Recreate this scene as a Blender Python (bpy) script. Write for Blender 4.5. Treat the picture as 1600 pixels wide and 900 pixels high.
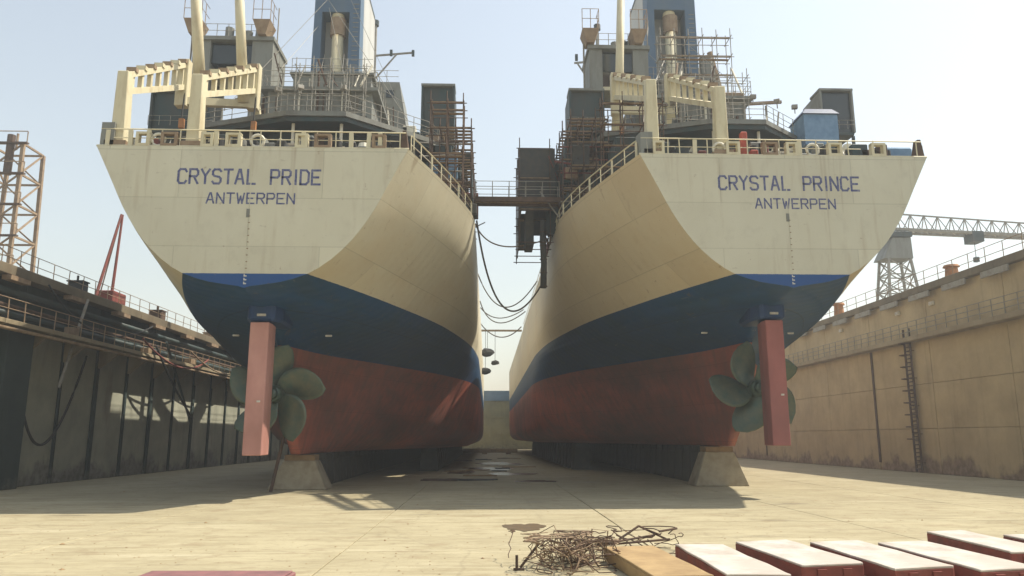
import bpy, bmesh, math, random
from mathutils import Vector, Matrix

for o in list(bpy.data.objects):
    bpy.data.objects.remove(o)
sc = bpy.context.scene
col = sc.collection
R = math.radians

# ------------------------------------------------------------------ camera
cam_d = bpy.data.cameras.new('camera')
cam_d.sensor_width = 36.0
cam_d.lens = 27.0
cam_d.clip_start = 0.1
cam_d.clip_end = 5000
cam = bpy.data.objects.new('camera', cam_d)
col.objects.link(cam)
cam.location = (0, 0, 2.7)
cam.rotation_euler = (R(90 + 11.034), 0, R(-1.780))
sc.camera = cam

# ------------------------------------------------------------------ light
KX, KY = 0.67, 0.13                       # shadow run per metre of height
sun_dir = Vector((KX, KY, 1)).normalized()
elev = math.asin(sun_dir.z)
azim = math.atan2(sun_dir.x, sun_dir.y)   # clockwise from +Y
w = bpy.data.worlds.new('World')
sc.world = w
w.use_nodes = True
nt = w.node_tree
sky = nt.nodes.new('ShaderNodeTexSky')
sky.sky_type = 'NISHITA'
sky.sun_disc = False
sky.sun_elevation = elev
sky.sun_rotation = azim
sky.altitude = 0
sky.air_density = 1.8
sky.dust_density = 1.5
sky.ozone_density = 0.5
bg = nt.nodes['Background']
bg.inputs['Strength'].default_value = 0.12
hsv = nt.nodes.new('ShaderNodeHueSaturation')      # milky harbour sky: the whole dome is greyer than clear air
hsv.inputs['Saturation'].default_value = 0.55
nt.links.new(sky.outputs[0], hsv.inputs['Color'])
nt.links.new(hsv.outputs[0], bg.inputs['Color'])
sd = bpy.data.lights.new('sun', 'SUN')
sd.energy = 4.1
sd.angle = R(0.6)
sd.color = (1.0, 0.92, 0.77)
so = bpy.data.objects.new('sun', sd)
col.objects.link(so)
so.location = (60, 20, 90)
so.rotation_euler = sun_dir.to_track_quat('Z', 'Y').to_euler()
vs = sc.view_settings
vs.view_transform = 'Standard'
vs.look = 'None'
vs.exposure = 0.64
vs.gamma = 1.0
vs.use_curve_mapping = False

rnd = random.Random(11)

# ------------------------------------------------------------------ materials
MATS = {}


def nodes_of(m):
    return m.node_tree.nodes, m.node_tree.links


def mat(name, c1, c2=None, scale=3.0, rough=0.7, metal=0.0, bump=0.15, streak=0.0, contrast=(0.35, 0.7),
        bdist=0.02, c3=None, spec=0.35):
    """two-tone weathered surface; streak > 0 stretches the pattern along Z"""
    if name in MATS:
        return MATS[name]
    m = bpy.data.materials.new(name)
    m.use_nodes = True
    n, l = nodes_of(m)
    b = n['Principled BSDF']
    b.inputs['Roughness'].default_value = rough
    b.inputs['Metallic'].default_value = metal
    b.inputs['Specular IOR Level'].default_value = spec
    tc = n.new('ShaderNodeTexCoord')
    mp = n.new('ShaderNodeMapping')
    mp.inputs['Scale'].default_value = (1, 1, 1.0 - 0.92 * streak)
    l.new(tc.outputs['Object'], mp.inputs['Vector'])
    no = n.new('ShaderNodeTexNoise')
    no.inputs['Scale'].default_value = scale
    no.inputs['Detail'].default_value = 9
    no.inputs['Roughness'].default_value = 0.62
    l.new(mp.outputs[0], no.inputs['Vector'])
    rp = n.new('ShaderNodeValToRGB')
    rp.color_ramp.elements[0].position = contrast[0]
    rp.color_ramp.elements[1].position = contrast[1]
    c2 = c2 or tuple(v * 0.7 for v in c1)
    rp.color_ramp.elements[0].color = (*c1, 1)
    rp.color_ramp.elements[1].color = (*c2, 1)
    l.new(no.outputs['Fac'], rp.inputs[0])
    out = rp.outputs[0]
    if c3:
        no2 = n.new('ShaderNodeTexNoise')
        no2.inputs['Scale'].default_value = scale * 0.23
        no2.inputs['Detail'].default_value = 6
        l.new(mp.outputs[0], no2.inputs['Vector'])
        r2 = n.new('ShaderNodeValToRGB')
        r2.color_ramp.elements[0].position = 0.52
        r2.color_ramp.elements[1].position = 0.7
        l.new(no2.outputs['Fac'], r2.inputs[0])
        mx = n.new('ShaderNodeMixRGB')
        mx.inputs[2].default_value = (*c3, 1)
        l.new(r2.outputs[0], mx.inputs[0])
        l.new(out, mx.inputs[1])
        out = mx.outputs[0]
    l.new(out, b.inputs['Base Color'])
    if bump:
        nb = n.new('ShaderNodeTexNoise')
        nb.inputs['Scale'].default_value = scale * 5
        nb.inputs['Detail'].default_value = 5
        l.new(tc.outputs['Object'], nb.inputs['Vector'])
        bm_ = n.new('ShaderNodeBump')
        bm_.inputs['Strength'].default_value = bump
        bm_.inputs['Distance'].default_value = bdist
        l.new(nb.outputs['Fac'], bm_.inputs['Height'])
        l.new(bm_.outputs[0], b.inputs['Normal'])
    MATS[name] = m
    return m


def hull_material(name, seed, transom=False, side=(0.5, 0.38, 0.2)):
    """cream topsides, blue boot-top, red antifouling: paint bands set by height on the ship, with plate seams,
    rust runs and residue"""
    m = bpy.data.materials.new(name)
    m.use_nodes = True
    n, l = nodes_of(m)
    b = n['Principled BSDF']
    b.inputs['Roughness'].default_value = 0.55
    b.inputs['Specular IOR Level'].default_value = 0.3
    tc = n.new('ShaderNodeTexCoord')
    sp = n.new('ShaderNodeSeparateXYZ')
    l.new(tc.outputs['Object'], sp.inputs[0])

    def noise(scale, sv=(1, 1, 1), detail=8, rough=0.6, off=0.0):
        mp = n.new('ShaderNodeMapping')
        mp.inputs['Scale'].default_value = sv
        mp.inputs['Location'].default_value = (seed + off, seed * 1.7 + off, off)
        l.new(tc.outputs['Object'], mp.inputs['Vector'])
        t = n.new('ShaderNodeTexNoise')
        t.inputs['Scale'].default_value = scale
        t.inputs['Detail'].default_value = detail
        t.inputs['Roughness'].default_value = rough
        l.new(mp.outputs[0], t.inputs['Vector'])
        return t.outputs['Fac']

    def ramp(v, a, c, ca=(0, 0, 0), cb=(1, 1, 1)):
        r = n.new('ShaderNodeValToRGB')
        r.color_ramp.elements[0].position = a
        r.color_ramp.elements[1].position = c
        r.color_ramp.elements[0].color = (*ca, 1)
        r.color_ramp.elements[1].color = (*cb, 1)
        l.new(v, r.inputs[0])
        return r.outputs[0]

    def mix(f, a, c):
        x = n.new('ShaderNodeMixRGB')
        for i, v in ((0, f), (1, a), (2, c)):
            if isinstance(v, tuple):
                x.inputs[i].default_value = (*v, 1)
            elif isinstance(v, float):
                x.inputs[i].default_value = v
            else:
                l.new(v, x.inputs[i])
        return x.outputs[0]

    def math_(op, a, c):
        x = n.new('ShaderNodeMath')
        x.operation = op
        for i, v in ((0, a), (1, c)):
            if isinstance(v, (int, float)):
                x.inputs[i].default_value = v
            else:
                l.new(v, x.inputs[i])
        return x.outputs[0]
    # paints
    n1 = noise(0.35, (1, 1, 0.6))
    n2 = noise(2.2, (1, 1, 0.12), off=3)
    n3 = noise(7.0, off=5)
    cream = mix(ramp(n1, 0.35, 0.7), (0.64, 0.61, 0.47), (0.58, 0.545, 0.41))
    cream = mix(math_('MULTIPLY', ramp(n2, 0.56, 0.8), 0.5), cream, (0.38, 0.29, 0.18))
    cream = mix(math_('MULTIPLY', ramp(noise(1.7, (1, 1, 0.8), off=41), 0.55, 0.7), 0.22), cream, (0.42, 0.38, 0.29))
    if not transom:                      # warm bounce light on the topsides, mixed into the cream
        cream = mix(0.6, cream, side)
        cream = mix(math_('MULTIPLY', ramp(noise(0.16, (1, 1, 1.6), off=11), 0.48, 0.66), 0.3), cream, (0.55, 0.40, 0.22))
    blue = mix(ramp(n1, 0.4, 0.7), (0.008, 0.060, 0.165), (0.010, 0.060, 0.125))
    blue = mix(math_('MULTIPLY', ramp(n2, 0.5, 0.8), 0.4), blue, (0.04, 0.08, 0.11))
    blue = mix(math_('MULTIPLY', ramp(noise(0.8, (1, 0.4, 1.5), off=37), 0.52, 0.66), 0.5), blue, (0.02, 0.055, 0.095))
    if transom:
        blue = mix(0.5, blue, (0.02, 0.09, 0.34))  # light on the transom face, put in as a brighter blue
    red = mix(ramp(n1, 0.35, 0.65), (0.55, 0.15, 0.092), (0.43, 0.12, 0.078))
    red = mix(math_('MULTIPLY', ramp(n2, 0.45, 0.75), 0.6), red, (0.13, 0.09, 0.075))
    red = mix(math_('MULTIPLY', ramp(noise(0.9, (1, 0.5, 1.4), off=33), 0.5, 0.62), 0.45), red, (0.30, 0.13, 0.095))
    foul = ramp(noise(0.13, (1, 0.35, 1.5), off=9), 0.40, 0.62)
    red = mix(math_('MULTIPLY', foul, 0.7), red, (0.10, 0.075, 0.068))
    zz = sp.outputs['Z']
    zw = math_('ADD', zz, math_('MULTIPLY', math_('SUBTRACT', n3, 0.5), 0.03))
    f1 = math_('GREATER_THAN', zw, 7.1)
    f2 = math_('GREATER_THAN', zw, 9.35)
    c = mix(f1, red, blue)
    c = mix(f2, c, cream)
    # plate seams: thin dark lines
    cmb = n.new('ShaderNodeCombineXYZ')
    hor = sp.outputs['X'] if transom else sp.outputs['Y']
    l.new(hor, cmb.inputs[0])
    l.new(zz, cmb.inputs[1])
    br = n.new('ShaderNodeTexBrick')
    br.inputs['Scale'].default_value = 1.0
    br.inputs['Brick Width'].default_value = 6.0
    br.inputs['Row Height'].default_value = 2.1
    br.inputs['Mortar Size'].default_value = 0.02
    br.inputs['Mortar Smooth'].default_value = 0.4
    br.inputs['Color1'].default_value = (1, 1, 1, 1)
    br.inputs['Color2'].default_value = (0.72, 0.72, 0.74, 1)
    br.inputs['Mortar'].default_value = (0.35, 0.35, 0.35, 1)
    l.new(cmb.outputs[0], br.inputs['Vector'])
    mu = n.new('ShaderNodeMixRGB')
    mu.blend_type = 'MULTIPLY'
    mu.inputs[0].default_value = 0.36
    l.new(c, mu.inputs[1])
    l.new(br.outputs['Color'], mu.inputs[2])
    # rust freckles
    spots = ramp(noise(3.2, detail=3, off=21), 0.69, 0.74)
    c2 = mix(math_('MULTIPLY', spots, 0.4), mu.outputs[0], (0.20, 0.09, 0.035))
    runs = ramp(noise(1.9, (1, 1, 0.035), detail=5, off=57), 0.63, 0.72)
    c2 = mix(math_('MULTIPLY', runs, 0.35), c2, (0.23, 0.13, 0.06))
    scr = ramp(noise(1.4, (1.5, 0.25, 4.0), detail=4, rough=0.7, off=67), 0.66, 0.7)
    c2 = mix(math_('MULTIPLY', scr, 0.3), c2, (0.30, 0.24, 0.18))
    l.new(c2, b.inputs['Base Color'])
    # dished plating
    bmp = n.new('ShaderNodeBump')
    bmp.inputs['Strength'].default_value = 0.35
    bmp.inputs['Distance'].default_value = 0.05
    wv = n.new('ShaderNodeTexWave')
    wv.bands_direction = 'X' if transom else 'Y'
    wv.inputs['Scale'].default_value = 0.4
    wv.inputs['Distortion'].default_value = 0.7
    wv.inputs['Detail'].default_value = 1.0
    l.new(tc.outputs['Object'], wv.inputs['Vector'])
    h = math_('ADD', math_('MULTIPLY', noise(1.1, detail=2, off=2), 0.8), math_('MULTIPLY', br.outputs['Fac'], -0.3))
    h = math_('ADD', h, math_('MULTIPLY', wv.outputs['Fac'], 0.32))
    l.new(h, bmp.inputs['Height'])
    l.new(bmp.outputs[0], b.inputs['Normal'])
    return m


def wall_material(name, base, dark, foot, foot_h=1.6, stain=(0.16, 0.10, 0.06)):
    """cast concrete: blotches, vertical water runs, board lines and a stained splash zone with a ragged edge"""
    m = bpy.data.materials.new(name)
    m.use_nodes = True
    n, l = nodes_of(m)
    b = n['Principled BSDF']
    b.inputs['Roughness'].default_value = 0.9
    b.inputs['Specular IOR Level'].default_value = 0.15
    tc = n.new('ShaderNodeNewGeometry')
    pos = tc.outputs['Position']
    sp = n.new('ShaderNodeSeparateXYZ')
    l.new(pos, sp.inputs[0])

    def noise(scale, sv=(1, 1, 1), detail=9, off=0.0, rough=0.62):
        mp = n.new('ShaderNodeMapping')
        mp.inputs['Scale'].default_value = sv
        mp.inputs['Location'].default_value = (off, off * 1.3, off * .7)
        l.new(pos, mp.inputs['Vector'])
        t = n.new('ShaderNodeTexNoise')
        t.inputs['Scale'].default_value = scale
        t.inputs['Detail'].default_value = detail
        t.inputs['Roughness'].default_value = rough
        l.new(mp.outputs[0], t.inputs['Vector'])
        return t.outputs['Fac']

    def ramp(v, a, c):
        r = n.new('ShaderNodeMapRange')
        r.inputs['From Min'].default_value = a
        r.inputs['From Max'].default_value = c
        l.new(v, r.inputs['Value'])
        return r.outputs[0]

    def mix(f, a, c):
        x = n.new('ShaderNodeMixRGB')
        for i, v in ((0, f), (1, a), (2, c)):
            if isinstance(v, tuple):
                x.inputs[i].default_value = (*v, 1)
            elif isinstance(v, float):
                x.inputs[i].default_value = v
            else:
                l.new(v, x.inputs[i])
        return x.outputs[0]

    def mth(op, a, c):
        x = n.new('ShaderNodeMath')
        x.operation = op
        for i, v in ((0, a), (1, c)):
            if isinstance(v, (int, float)):
                x.inputs[i].default_value = v
            else:
                l.new(v, x.inputs[i])
        return x.outputs[0]
    c = mix(ramp(noise(0.4), 0.35, 0.68), base, dark)
    c = mix(mth('MULTIPLY', ramp(noise(1.3, (1, 1, 0.05), off=4), 0.55, 0.8), 0.45), c, tuple(v * 0.55 for v in dark))
    c = mix(mth('MULTIPLY', ramp(noise(0.5, (1, 1, 0.25), off=8), 0.6, 0.75), 0.5), c, stain)
    fz = mth('ADD', sp.outputs['Z'], mth('MULTIPLY', mth('SUBTRACT', noise(0.45, (1, 1, 0.8), off=14), 0.5), foot_h * 5.5))
    ff = n.new('ShaderNodeMapRange')
    ff.inputs['From Min'].default_value = foot_h
    ff.inputs['From Max'].default_value = foot_h * 0.35
    l.new(fz, ff.inputs['Value'])
    spl = mix(ramp(noise(2.5, off=17), 0.4, 0.6), foot, tuple(v * 2.4 for v in foot))
    c = mix(mth('MULTIPLY', ff.outputs[0], 0.75), c, spl)
    l.new(c, b.inputs['Base Color'])
    wv = n.new('ShaderNodeTexWave')
    wv.bands_direction = 'Z'
    wv.inputs['Scale'].default_value = 0.55
    wv.inputs['Distortion'].default_value = 0.6
    l.new(pos, wv.inputs['Vector'])
    bmp = n.new('ShaderNodeBump')
    bmp.inputs['Strength'].default_value = 0.3
    bmp.inputs['Distance'].default_value = 0.03
    l.new(mth('ADD', noise(9.0, detail=4), mth('MULTIPLY', wv.outputs['Fac'], 0.25)), bmp.inputs['Height'])
    l.new(bmp.outputs[0], b.inputs['Normal'])
    return m


def floor_material():
    m = bpy.data.materials.new('dock_floor_concrete')
    m.use_nodes = True
    n, l = nodes_of(m)
    b = n['Principled BSDF']
    b.inputs['Specular IOR Level'].default_value = 0.25
    g = n.new('ShaderNodeNewGeometry')
    pos = g.outputs['Position']

    def noise(scale, sv=(1, 1, 1), detail=9, off=0.0, rough=0.62):
        mp = n.new('ShaderNodeMapping')
        mp.inputs['Scale'].default_value = sv
        mp.inputs['Location'].default_value = (off, off * 1.3, 0)
        l.new(pos, mp.inputs['Vector'])
        t = n.new('ShaderNodeTexNoise')
        t.inputs['Scale'].default_value = scale
        t.inputs['Detail'].default_value = detail
        t.inputs['Roughness'].default_value = rough
        l.new(mp.outputs[0], t.inputs['Vector'])
        return t.outputs['Fac']

    def ramp(v, a, c):
        r = n.new('ShaderNodeMapRange')
        r.inputs['From Min'].default_value = a
        r.inputs['From Max'].default_value = c
        l.new(v, r.inputs['Value'])
        return r.outputs[0]

    def mix(f, a, c, k=None):
        if k:
            q = n.new('ShaderNodeMath')
            q.operation = 'MULTIPLY'
            l.new(f, q.inputs[0])
            q.inputs[1].default_value = k
            f = q.outputs[0]
        x = n.new('ShaderNodeMixRGB')
        for i, v in ((0, f), (1, a), (2, c)):
            if isinstance(v, tuple):
                x.inputs[i].default_value = (*v, 1)
            else:
                l.new(v, x.inputs[i])
        return x.outputs[0]
    c = mix(ramp(noise(0.22), 0.35, 0.7), (0.43, 0.38, 0.25), (0.34, 0.295, 0.19))
    c = mix(ramp(noise(1.3, (0.35, 1.4, 1), off=3), 0.45, 0.75), c, (0.25, 0.205, 0.12), 0.7)
    c = mix(ramp(noise(0.5, (0.25, 1.2, 1), off=9), 0.56, 0.72), c, (0.52, 0.47, 0.33), 0.7)
    c = mix(ramp(noise(5.0, (0.5, 1, 1), off=13), 0.52, 0.75), c, (0.19, 0.15, 0.09), 0.5)
    oil = ramp(noise(0.33, (0.5, 1.5, 1), off=31), 0.62, 0.70)
    c = mix(oil, c, (0.09, 0.07, 0.045), 0.6)
    vo = n.new('ShaderNodeTexVoronoi')
    vo.feature = 'DISTANCE_TO_EDGE'
    vo.inputs['Scale'].default_value = 0.16
    mpv = n.new('ShaderNodeMixRGB')
    mpv.inputs[0].default_value = 0.06
    l.new(pos, mpv.inputs[1])
    nz = n.new('ShaderNodeTexNoise')
    nz.inputs['Scale'].default_value = 0.7
    nz.inputs['Detail'].default_value = 6
    l.new(pos, nz.inputs['Vector'])
    sc_ = n.new('ShaderNodeVectorMath')
    sc_.operation = 'SCALE'
    sc_.inputs['Scale'].default_value = 14
    l.new(nz.outputs['Color'], sc_.inputs[0])
    l.new(sc_.outputs[0], mpv.inputs[2])
    l.new(mpv.outputs[0], vo.inputs['Vector'])
    c = mix(ramp(vo.outputs['Distance'], 0.008, 0.0), c, (0.16, 0.13, 0.09), 0.22)
    c = mix(ramp(noise(0.9, (2.2, 0.06, 1), off=51), 0.6, 0.75), c, (0.22, 0.185, 0.125), 0.45)
    c = mix(ramp(noise(2.6, (0.12, 2.0, 1), off=61), 0.55, 0.72), c, (0.20, 0.165, 0.11), 0.5)
    c = mix(ramp(noise(0.8, off=71), 0.57, 0.64), c, (0.27, 0.21, 0.13), 0.5)
    c = mix(ramp(noise(3.1, detail=4, off=81), 0.66, 0.7), c, (0.13, 0.10, 0.07), 0.55)
    c = mix(ramp(noise(16.0, detail=2, off=91), 0.66, 0.72), c, (0.15, 0.12, 0.08), 0.45)
    l.new(c, b.inputs['Base Color'])
    rr = n.new('ShaderNodeMapRange')
    rr.inputs['To Min'].default_value = 0.92
    rr.inputs['To Max'].default_value = 0.45
    l.new(oil, rr.inputs['Value'])
    l.new(rr.outputs[0], b.inputs['Roughness'])
    bmp = n.new('ShaderNodeBump')
    bmp.inputs['Strength'].default_value = 0.35
    bmp.inputs['Distance'].default_value = 0.02
    l.new(noise(7.0, detail=6), bmp.inputs['Height'])
    l.new(bmp.outputs[0], b.inputs['Normal'])
    return m


M_floor = floor_material()
M_wall_r = wall_material('cast_concrete_ochre', (0.53, 0.43, 0.26), (0.40, 0.315, 0.19), (0.12, 0.085, 0.07), 1.0)
M_wall_l = wall_material('cast_concrete_grey', (0.44, 0.435, 0.345), (0.29, 0.295, 0.235), (0.10, 0.095, 0.09), 1.1)
M_wall_ld = wall_material('dark_teal_concrete', (0.05, 0.07, 0.065), (0.035, 0.05, 0.05), (0.07, 0.07, 0.06), 0.6)  # dark teal tone for upper panels, pilasters and buttress
M_coping = wall_material('coping_concrete', (0.22, 0.18, 0.12), (0.14, 0.115, 0.08), (0.1, 0.08, 0.06), 0.0)
M_ledge = wall_material('ledge_concrete', (0.36, 0.30, 0.20), (0.25, 0.20, 0.13), (0.1, 0.08, 0.06), 0.0)
M_quay = mat('quay_ground', (0.30, 0.26, 0.18), (0.20, 0.17, 0.12), 0.3, 0.9)
M_cream = mat('cream_paint', (0.62, 0.56, 0.38), (0.42, 0.33, 0.19), 1.6, 0.6, streak=0.8, contrast=(0.5, 0.78))
M_white = mat('white_paint', (0.66, 0.62, 0.50), (0.42, 0.35, 0.24), 2.0, 0.6, streak=0.8, contrast=(0.5, 0.8))
M_grey = mat('grey_paint', (0.21, 0.215, 0.19), (0.11, 0.095, 0.075), 1.2, 0.65, streak=0.8, contrast=(0.45, 0.8))
M_dark = mat('dark_green_and_shade', (0.022, 0.050, 0.052), (0.05, 0.05, 0.042), 1.4, 0.55, streak=0.7)  # dark fittings, and the boat deck's shade painted on the after deckhouse
M_glass = mat('dark_window_glass', (0.012, 0.02, 0.022), (0.02, 0.03, 0.03), 1.0, 0.12, bump=0, spec=0.6)
M_funnel = mat('slate_blue_paint', (0.075, 0.13, 0.20), (0.10, 0.14, 0.17), 0.7, 0.55, streak=0.85, contrast=(0.45, 0.8))
M_funside = mat('funnel_side_paint', (0.50, 0.50, 0.47), (0.36, 0.33, 0.28), 0.7, 0.6, streak=0.85, contrast=(0.45, 0.8))
M_rust = mat('rusty_steel', (0.12, 0.07, 0.045), (0.06, 0.042, 0.03), 3.0, 0.85)
M_rustl = mat('pale_rusty_steel', (0.32, 0.235, 0.15), (0.20, 0.13, 0.08), 2.0, 0.8)
M_steel = mat('galvanised_steel', (0.30, 0.29, 0.25), (0.20, 0.17, 0.13), 3.0, 0.6)
M_black = mat('black_rubber', (0.022, 0.022, 0.022), (0.04, 0.038, 0.034), 4.0, 0.75)
M_rope = mat('mooring_rope', (0.16, 0.14, 0.10), (0.09, 0.075, 0.055), 9.0, 0.9)
M_canvas = mat('dark_canvas', (0.045, 0.05, 0.05), (0.08, 0.07, 0.055), 2.0, 0.9)
M_redp = mat('oxide_red_paint', (0.24, 0.06, 0.045), (0.13, 0.045, 0.035), 2.5, 0.75)
M_redbright = mat('red_lead_paint', (0.45, 0.075, 0.04), (0.25, 0.06, 0.04), 2.5, 0.7)
M_rudder = mat('pink_primer_rudder', (0.56, 0.29, 0.25), (0.46, 0.22, 0.19), 1.1, 0.6, streak=0.5, c3=(0.34, 0.16, 0.13))
M_bronze = mat('weathered_bronze', (0.065, 0.115, 0.095), (0.16, 0.155, 0.10), 1.8, 0.42, metal=0.35, c3=(0.05, 0.085, 0.07))
M_blue = mat('boot_top_blue', (0.014, 0.048, 0.16), (0.02, 0.055, 0.12), 1.5, 0.5)
M_letter = mat('letter_paint', (0.06, 0.07, 0.19), (0.22, 0.23, 0.30), 6.0, 0.6, bump=0, contrast=(0.42, 0.72))
M_draft = mat('draft_mark_paint', (0.6, 0.6, 0.56), (0.45, 0.42, 0.36), 5.0, 0.6, bump=0)
M_zinc = mat('zinc_anode', (0.62, 0.60, 0.55), (0.42, 0.38, 0.33), 5.0, 0.6)
M_conc = mat('block_concrete', (0.40, 0.35, 0.25), (0.27, 0.22, 0.15), 2.2, 0.9, c3=(0.20, 0.16, 0.11))
M_dblock = mat('shade_toned_block', (0.04, 0.045, 0.042), (0.07, 0.065, 0.055), 2.0, 0.85)  # shade beneath the hulls put into the blocks' own colour
M_wood = mat('weathered_timber', (0.33, 0.22, 0.11), (0.20, 0.13, 0.07), 3.0, 0.85)
M_woodl = mat('pale_timber', (0.40, 0.28, 0.14), (0.27, 0.18, 0.09), 2.0, 0.85)
M_pale = mat('dusty_plaster', (0.54, 0.50, 0.45), (0.38, 0.33, 0.28), 1.6, 0.9, contrast=(0.4, 0.7), c3=(0.47, 0.40, 0.35))
M_purple = mat('faded_maroon', (0.26, 0.12, 0.12), (0.17, 0.09, 0.09), 3.0, 0.8)
M_lblue = mat('light_blue_tarp', (0.20, 0.32, 0.46), (0.12, 0.22, 0.34), 2.0, 0.75)
M_orange = mat('orange_paint', (0.45, 0.20, 0.07), (0.28, 0.13, 0.06), 2.0, 0.75)
M_gate = wall_material('gate_concrete', (0.29, 0.27, 0.15), (0.20, 0.19, 0.11), (0.14, 0.13, 0.08), 1.5)
M_gateblue = mat('gate_blue_paint', (0.13, 0.20, 0.26), (0.09, 0.14, 0.17), 0.6, 0.7)


# ------------------------------------------------------------------ mesh helpers
class MB:
    def __init__(s):
        s.v = []
        s.f = []

    def quadbox(s, pts):
        i = len(s.v)
        s.v += [tuple(p) for p in pts]
        s.f += [(i, i + 3, i + 2, i + 1), (i + 4, i + 5, i + 6, i + 7), (i, i + 1, i + 5, i + 4),
                (i + 1, i + 2, i + 6, i + 5), (i + 2, i + 3, i + 7, i + 6), (i + 3, i, i + 4, i + 7)]
        return s

    def box(s, x0, x1, y0, y1, z0, z1):
        return s.quadbox([(x0, y0, z0), (x1, y0, z0), (x1, y1, z0), (x0, y1, z0),
                          (x0, y0, z1), (x1, y0, z1), (x1, y1, z1), (x0, y1, z1)])

    def bar(s, p, q, w, h=None):
        p = Vector(p)
        q = Vector(q)
        h = h or w
        d = (q - p).normalized()
        up = Vector((0, 0, 1)) if abs(d.z) < 0.95 else Vector((0, 1, 0))
        a = d.cross(up).normalized() * (w / 2)
        c = a.cross(d).normalized() * (h / 2)
        return s.quadbox([p - a - c, p + a - c, p + a + c, p - a + c, q - a - c, q + a - c, q + a + c, q - a + c])

    def tube(s, pts, r, n=6, r1=None, cap=True):
        pts = [Vector(p) for p in pts]
        k = len(pts)
        base = len(s.v)
        for i, p in enumerate(pts):
            d = (pts[min(i + 1, k - 1)] - pts[max(i - 1, 0)]).normalized()
            up = Vector((0, 0, 1)) if abs(d.z) < 0.9 else Vector((0, 1, 0))
            a = d.cross(up).normalized()
            c = a.cross(d).normalized()
            rr = r if r1 is None else r + (r1 - r) * i / (k - 1)
            for j in range(n):
                t = 2 * math.pi * j / n
                s.v.append(tuple(p + a * (rr * math.cos(t)) + c * (rr * math.sin(t))))
        for i in range(k - 1):
            for j in range(n):
                a0 = base + i * n + j
                a1 = base + i * n + (j + 1) % n
                s.f.append((a0, a1, a1 + n, a0 + n))
        if cap:
            s.f.append(tuple(base + j for j in reversed(range(n))))
            s.f.append(tuple(base + (k - 1) * n + j for j in range(n)))
        return s

    def prism(s, poly, z0, z1):
        i = len(s.v)
        k = len(poly)
        s.v += [(x, y, z0) for x, y in poly] + [(x, y, z1) for x, y in poly]
        s.f.append(tuple(i + j for j in reversed(range(k))))
        s.f.append(tuple(i + k + j for j in range(k)))
        for j in range(k):
            s.f.append((i + j, i + (j + 1) % k, i + k + (j + 1) % k, i + k + j))
        return s

    def mesh(s, name, smooth=False, bevel=0.0):
        me = bpy.data.meshes.new(name)
        me.from_pydata(s.v, [], s.f)
        bm = bmesh.new()
        bm.from_mesh(me)
        bmesh.ops.recalc_face_normals(bm, faces=bm.faces)
        if bevel:
            bmesh.ops.bevel(bm, geom=list(bm.edges), offset=bevel, segments=1, affect='EDGES', clamp_overlap=True)
        bm.to_mesh(me)
        bm.free()
        if smooth:
            for p in me.polygons:
                p.use_smooth = True
        me.update()
        return me

    def build(s, name, m, parent=None, smooth=False, bevel=0.0):
        me = s.mesh(name, smooth, bevel)
        me.materials.append(m)
        return link(name, me, parent)


def link(name, me, parent=None, loc=None, rot=None, scale=None):
    o = bpy.data.objects.new(name, me)
    col.objects.link(o)
    if parent:
        o.parent = parent
    if loc:
        o.location = loc
    if rot:
        o.rotation_euler = rot
    if scale:
        o.scale = scale
    return o


def tag(o, label, cat, group=None):
    o['label'] = label
    o['category'] = cat
    if group:
        o['group'] = group
    return o


def empty(name, loc=(0, 0, 0), rz=0.0):
    o = link(name, None, None, loc, (0, 0, rz))
    o.empty_display_size = 0.3
    return o


def struct(o):
    o['kind'] = 'structure'
    return o


def pchip(xs, ys):
    """monotone cubic interpolation"""
    n = len(xs)
    h = [xs[i + 1] - xs[i] for i in range(n - 1)]
    d = [(ys[i + 1] - ys[i]) / h[i] for i in range(n - 1)]
    m = [0.0] * n
    m[0] = d[0]
    m[-1] = d[-1]
    for i in range(1, n - 1):
        if d[i - 1] * d[i] > 0:
            w1 = 2 * h[i] + h[i - 1]
            w2 = h[i] + 2 * h[i - 1]
            m[i] = (w1 + w2) / (w1 / d[i - 1] + w2 / d[i])

    def f(x):
        if x <= xs[0]:
            return ys[0]
        if x >= xs[-1]:
            return ys[-1]
        i = 0
        while xs[i + 1] < x:
            i += 1
        t = (x - xs[i]) / h[i]
        return ((2 * t ** 3 - 3 * t * t + 1) * ys[i] + (t ** 3 - 2 * t * t + t) * h[i] * m[i]
                + (-2 * t ** 3 + 3 * t * t) * ys[i + 1] + (t ** 3 - t * t) * h[i] * m[i + 1])
    return f


# ------------------------------------------------------------------ setting: dock floor, walls, quays
XL, XR, YE = -26.5, 34.3, 186.0
base = struct(MB().box(-60, 60, -40, 200, -1.2, -0.05).build('dock_floor', M_floor))
slab_me = {}
xs = [XL + 0.2]
while xs[-1] < XR - 6:
    xs.append(xs[-1] + 7.6)
xs[-1] = XR - 0.2
ys = [-6 + 6.4 * i for i in range(31)]
for i in range(len(xs) - 1):
    for j in range(len(ys) - 1):
        wx = xs[i + 1] - xs[i] - 0.03
        wy = min(ys[j + 1], YE) - ys[j] - 0.03
        key = (round(wx, 2), round(wy, 2))
        if key not in slab_me:
            me = MB().box(-wx / 2, wx / 2, -wy / 2, wy / 2, -0.3, 0).mesh('slab', bevel=0.012)
            me.materials.append(M_floor)
            slab_me[key] = me
        link('slab', slab_me[key], base, ((xs[i] + xs[i + 1]) / 2, ys[j] + wy / 2 + 0.015, rnd.uniform(-0.008, 0.0)))

struct(MB().box(-1500, XL - 1.4, -300, 1500, -2, 11.75).build('quay_ground', M_quay))
struct(MB().box(XR + 1.4, 1500, -300, 1500, -2, 14.35).build('quay_ground', M_quay))
struct(MB().box(XL - 1.4, XR + 1.4, 192, 1500, -2, 11.0).build('quay_ground', M_quay))

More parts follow.
